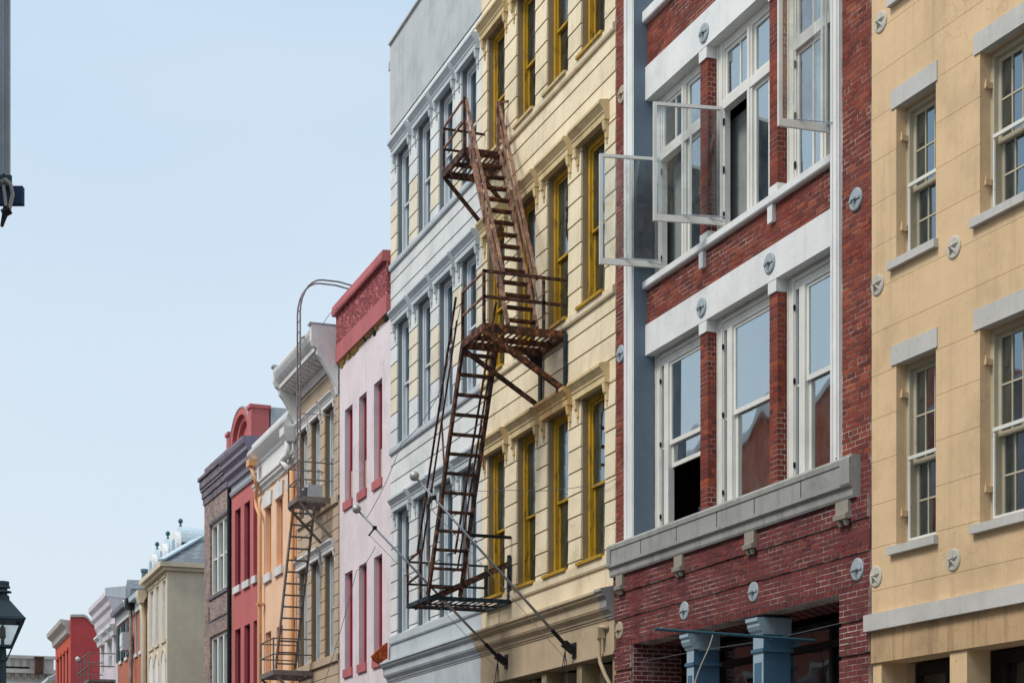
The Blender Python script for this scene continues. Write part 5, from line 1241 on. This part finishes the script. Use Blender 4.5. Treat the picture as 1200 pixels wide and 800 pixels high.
def wires():
    def wire(label, pts, sag=0, r=.008, n=10, cat='cable'):
        P = []
        for i in range(len(pts)-1):
            a, b = Vector(pts[i]), Vector(pts[i+1])
            for k in range(n): t = k/n; p = a.lerp(b, t); p.z -= sag*4*t*(1-t); P.append(tuple(p))
        P.append(pts[-1]); th = Thing('cable', label, cat, CF, tuple(pts[0]))
        M().tube(P, r, 5).build('strand', 'wire', th)
    P = lambda px, py, n: (CF.S(px, n), n, CF.Z(px, py, n))
    wire('thin dark cable sagging from the far flagpole up across the grey building', [P(430, 606, -2.8), P(470, 520, -.5), P(514, 462, -.15), P(541, 352, -.3), P(545, 330, -.5)], .12)
    wire('thin level cable across the ochre framed windows', [P(500, 570, -.6), P(600, 574, -.3), P(692, 568, -.12), P(722, 560, -.05)], .05, .006)
    wire('thin cable dropping from the pink wall to the lower left', [P(440, 640, -.05), P(418, 668, -.4), P(380, 800, -1.5)], .1, .008)
    wire('fine cable from the hooped ladder to the tan cornice', [(TF.w(4.1, 0)[0]*0+CF.S(399, -.1), -.1, CF.Z(399, 360, -.1)), (CF.S(379, -.75), -.75, CF.Z(379, 379, -.75))], -.1, .008)
    th = Thing('conduit_pipe', 'pale bent pipe on the cream building fascia next to the brick building', 'pipe', CF, (13.2, -.1, 4.5))
    Q = lambda px, py, n=-.12: (CF.S(px, n), n, CF.Z(px, py, n))
    M().tube([Q(713, 735, -.04), Q(703.5, 734), Q(702.5, 737), Q(702.5, 768), Q(703.5, 776), Q(709, 790), Q(716, 803, -.06), (CF.S(717, -.1), -.08, 2.5)], .035, 8).build('pipe', 'greige', th, smooth=True)
    a = Q(703, 739); M().box(a[0]-.06, a[0]+.06, -.18, -.05, a[2]-.13, a[2]+.06).build('elbow_box', 'greige', th)
    # rusty sheet bracket at the corner of the grey cornice
    th = Thing('rusty_bracket', 'orange rusted sheet metal bracket between the pink and grey buildings', 'bracket', CF, (-.1, -.1, 5.9))
    s = -.06
    q = [(CF.S(px, 0), 0, 0) for px in (435, 455)]
    def yz(px, py):
        lo, hi = -3, .5
        for _ in range(40):
            m = (lo+hi)/2
            if CF.S(px, m) > s: lo = m
            else: hi = m
        return (lo, CF.Z(px, py, lo))
    pr = [yz(*v) for v in ((454, 752), (447, 757), (435.5, 768), (438, 773), (444, 777), (454, 771))]
    M().extr(pr, s-.1, s+.02).build('sheet', 'rustor', th); M().bar((s, pr[2][0], pr[2][1]), (s, 0.0, pr[4][1]-.25), .05, .05).build('strut', 'rustor', th)
MAT['rustor'] = rust('orange_rust', '#b0461c', '#cf6a2c', '#5e2414', '#c98a50', .3)
wires()

# ================================================================== street lamp and hanging panel at the left
def lamp():
    D = 19.0; u = (3-600)/FPX
    x, y = D*(fw[0]+u*rt[0]), D*(fw[1]+u*rt[1])
    Z = lambda py: CAMH+D*(HY-py)/FPX
    th = world_thing('street_lamp', 'dark green gas style street lamp with four glass panes, lower left corner', 'street lamp', (x, y, 0))
    th.o.rotation_euler = (0, 0, -TH0+.32)
    zb, ze, zr, zt = Z(757), Z(724), Z(704), Z(681)
    M().lathe((0, 0, 0), [(.16, .003), (.16, .25), (.11, .35), (.09, 1.0), (.05, 1.1), (.04, Z(800)), (.036, Z(775)), (.05, Z(773)), (.045, Z(771)), (.035, Z(758)), (.07, Z(757.2))], 16).build('post', 'lamp', th, smooth=False)
    rb, re, rr = .095, .20, .078
    def ring(r, z): return [(-r, -r, z), (r, -r, z), (r, r, z), (-r, r, z)]
    def frustum(m, a, za, b, zb_): m.add(ring(a, za)+ring(b, zb_), [(0, 3, 2, 1), (4, 5, 6, 7), (0, 1, 5, 4), (1, 2, 6, 5), (2, 3, 7, 6), (3, 0, 4, 7)])
    m = M(); frustum(m, re+.02, ze, rr, zr); frustum(m, re+.03, ze-.025, re+.025, ze-.002); m.build('lamp_roof', 'lamp', th)
    m = M()
    for sx, sy in ((-1, -1), (1, -1), (1, 1), (-1, 1)): m.bar((sx*rb, sy*rb, zb), (sx*re, sy*re, ze-.03), .022, .022)
    for i, (r, z) in enumerate(((rb, zb), (re, ze-.035))):
        for a, b in ((0, 1), (1, 2), (2, 3), (3, 0)): q = ring(r, z); m.bar(q[a], q[b], .024, .024)
    m.build('lantern_frame', 'lamp', th)
    for a, b in ((0, 1), (1, 2), (2, 3), (3, 0)):
        q, p = ring(rb-.004, zb), ring(re-.004, ze-.04); c = M(); pts = [q[a], q[b], p[b], p[a]]
        c.add(pts+[tuple(v*(.975 if k < 2 else 1) for k, v in enumerate(t)) for t in pts], [(0, 1, 2, 3), (7, 6, 5, 4), (0, 4, 5, 1), (1, 5, 6, 2), (2, 6, 7, 3), (3, 7, 4, 0)])
        c.build('pane', 'glassopen', th)
    M().lathe((0, 0, zb), [(.02, .0), (.02, .08), (.035, .1), (.03, .2), (.005, .24)], 8).build('burner', 'ball', th)
    M().lathe((0, 0, zr), [(.075, 0), (.07, .06), (.05, .07), (.05, .09), (.10, .095), (.09, .11), (.05, .115), (.05, .14), (.085, .145), (.075, .165), (.05, .17), (.05, zt-zr-.05), (.07, zt-zr-.045), (.07, zt-zr), (.04, zt-zr)], 14).build('chimney', 'lamp', th)
    m = M()
    for sx, sy in ((-1, -1), (1, -1), (1, 1), (-1, 1)): m.tube([(sx*(re+.03), sy*(re+.03), ze-.01), (sx*.04, sy*.04, Z(773))], .008, 5)
    m.build('stay_rod', 'lamp', th); M().bar((-.26, 0, Z(781)), (.28, 0, Z(781)), .02, .02).build('ladder_bar', 'black', th)
lamp()
def hanging():
    D = 9.0
    def P(px, py, d=D): u = (px-600)/FPX; return (d*(fw[0]+u*rt[0]), d*(fw[1]+u*rt[1]), CAMH+d*(HY-py)/FPX)
    x, y, z = P(-20, 222)
    th = world_thing('gallery_post', 'grey metal gallery panel with dark beam end and dangling cord, upper left edge', 'panel', (x, y, z))
    th.o.rotation_euler = (0, 0, -TH0)
    k = D/FPX; Zt = 2.2
    c = 20*k
    h0 = 17*k
    M().box(-.2, c+8*k, 0, .03, h0, Zt).build('panel', 'panel', th)
    M().box(c+3.5*k, c+6.2*k, -.02, -.002, h0, Zt).build('panel_rib', 'steel', th); M().box(c+8.2*k, c+10.4*k, .0, .03, h0, Zt).build('edge_rib', 'steel', th)
    M().box(-.3, c+25*k, .02, .06, -15*k, 6*k).build('beam', 'navy', th); M().box(-.3, c+13*k, -.0, .019, 4*k, 17*k).build('beam_cap', 'lamp', th)
    M().tube([(c+4*k, -.03, 6*k), (c+9*k, -.04, 8*k), (c+15*k, -.04, 3*k), (c+17*k, -.03, -8*k), (c+12*k, -.03, -30*k)], .011, 6).tube([(c+6*k, -.03, 2*k), (c+8*k, -.03, -12*k), (c+9*k, -.03, -22*k)], .009, 6).build('cord', 'rope', th)
    M().tube([(c+14*k, -.03, -26*k), (c+5*k, -.03, -31*k)], .022, 6).tube([(c+10*k, -.03, -24*k), (c+6*k, -.03, -38*k), (c+4*k, -.03, -46*k)], [.02, .012, .008], 6).build('knot', 'black', th)
    M().box(-2.6, -.3, .02, .06, -.1, 2.2).build('gallery_end', 'panel', th)
    M().box(-2.4, -2.2, .05, .2, -z, -.1).build('gallery_column', 'lamp', th)
hanging()

# ================================================================== the other side of the street (seen mirrored in the glass)
def opposite():
    data = [(-2, 14, 12.5, 'lilac', 'pale plaster building across the street, nearest the camera'), (14.3, 27, 11.5, 'beige', 'beige building across the street with dark windows'),
            (27.3, 40, 13.0, 'lilac', 'white plaster building across the street next to the red brick one'), (40.3, 58, 15.5, 'orbrick', 'red brick building across the street, mirrored in the big windows'),
            (58.3, 80, 13, 'orange', 'apricot building across the street'), (80.3, 125, 12, 'beige', 'long beige building across the street')]
    for y0, y1, H, mt, lb in data:
        th = world_thing('facing_building', lb, 'building', (-4.5, y1, 0)); th.o.rotation_euler = (0, 0, PI/2)
        # local x runs back towards the camera mirrored: rotate so +x is -Y side, street face at local y = 0 facing +X
        th.o.rotation_euler = (0, 0, -PI/2); Wd = y1-y0; nW = max(3, int(Wd/2.6)); hs = []
        for r in range(int(H//3.9)):
            for i in range(nW): a = Wd*(i+.5)/nW-.5; hs.append((a, a+1.0, r*3.9+1.0, r*3.9+3.2))
        M().wall(0, Wd, 0, H, -.3, 0, hs).build('wall', mt, th); M().box(0, Wd, -9, -.303, 0, H-.5).build('block', mt, th)
        M().box(-.1, Wd-.2, -.4, .4, H+.002, H+.4).build('cornice', 'whitetrim', th)
        src = None
        for h in hs:
            if src is None: src = M().box(0, 1.0, -.2, -.18, 0, 2.2).build('window', 'glassdk', None, th.o); src.location = (h[0], 0, h[2])
            else: inst(src, (h[0], 0, h[2]))
            M().box(h[0]-.2, h[1]+.2, .002, .06, h[3], h[3]+.3).box(h[0]-.2, h[1]+.2, .002, .08, h[2]-.2, h[2]).box(h[0]-.2, h[0], .002, .05, h[2], h[3]).box(h[1], h[1]+.2, .002, .05, h[2], h[3]).build('window_surround', 'whitetrim', th)
opposite()
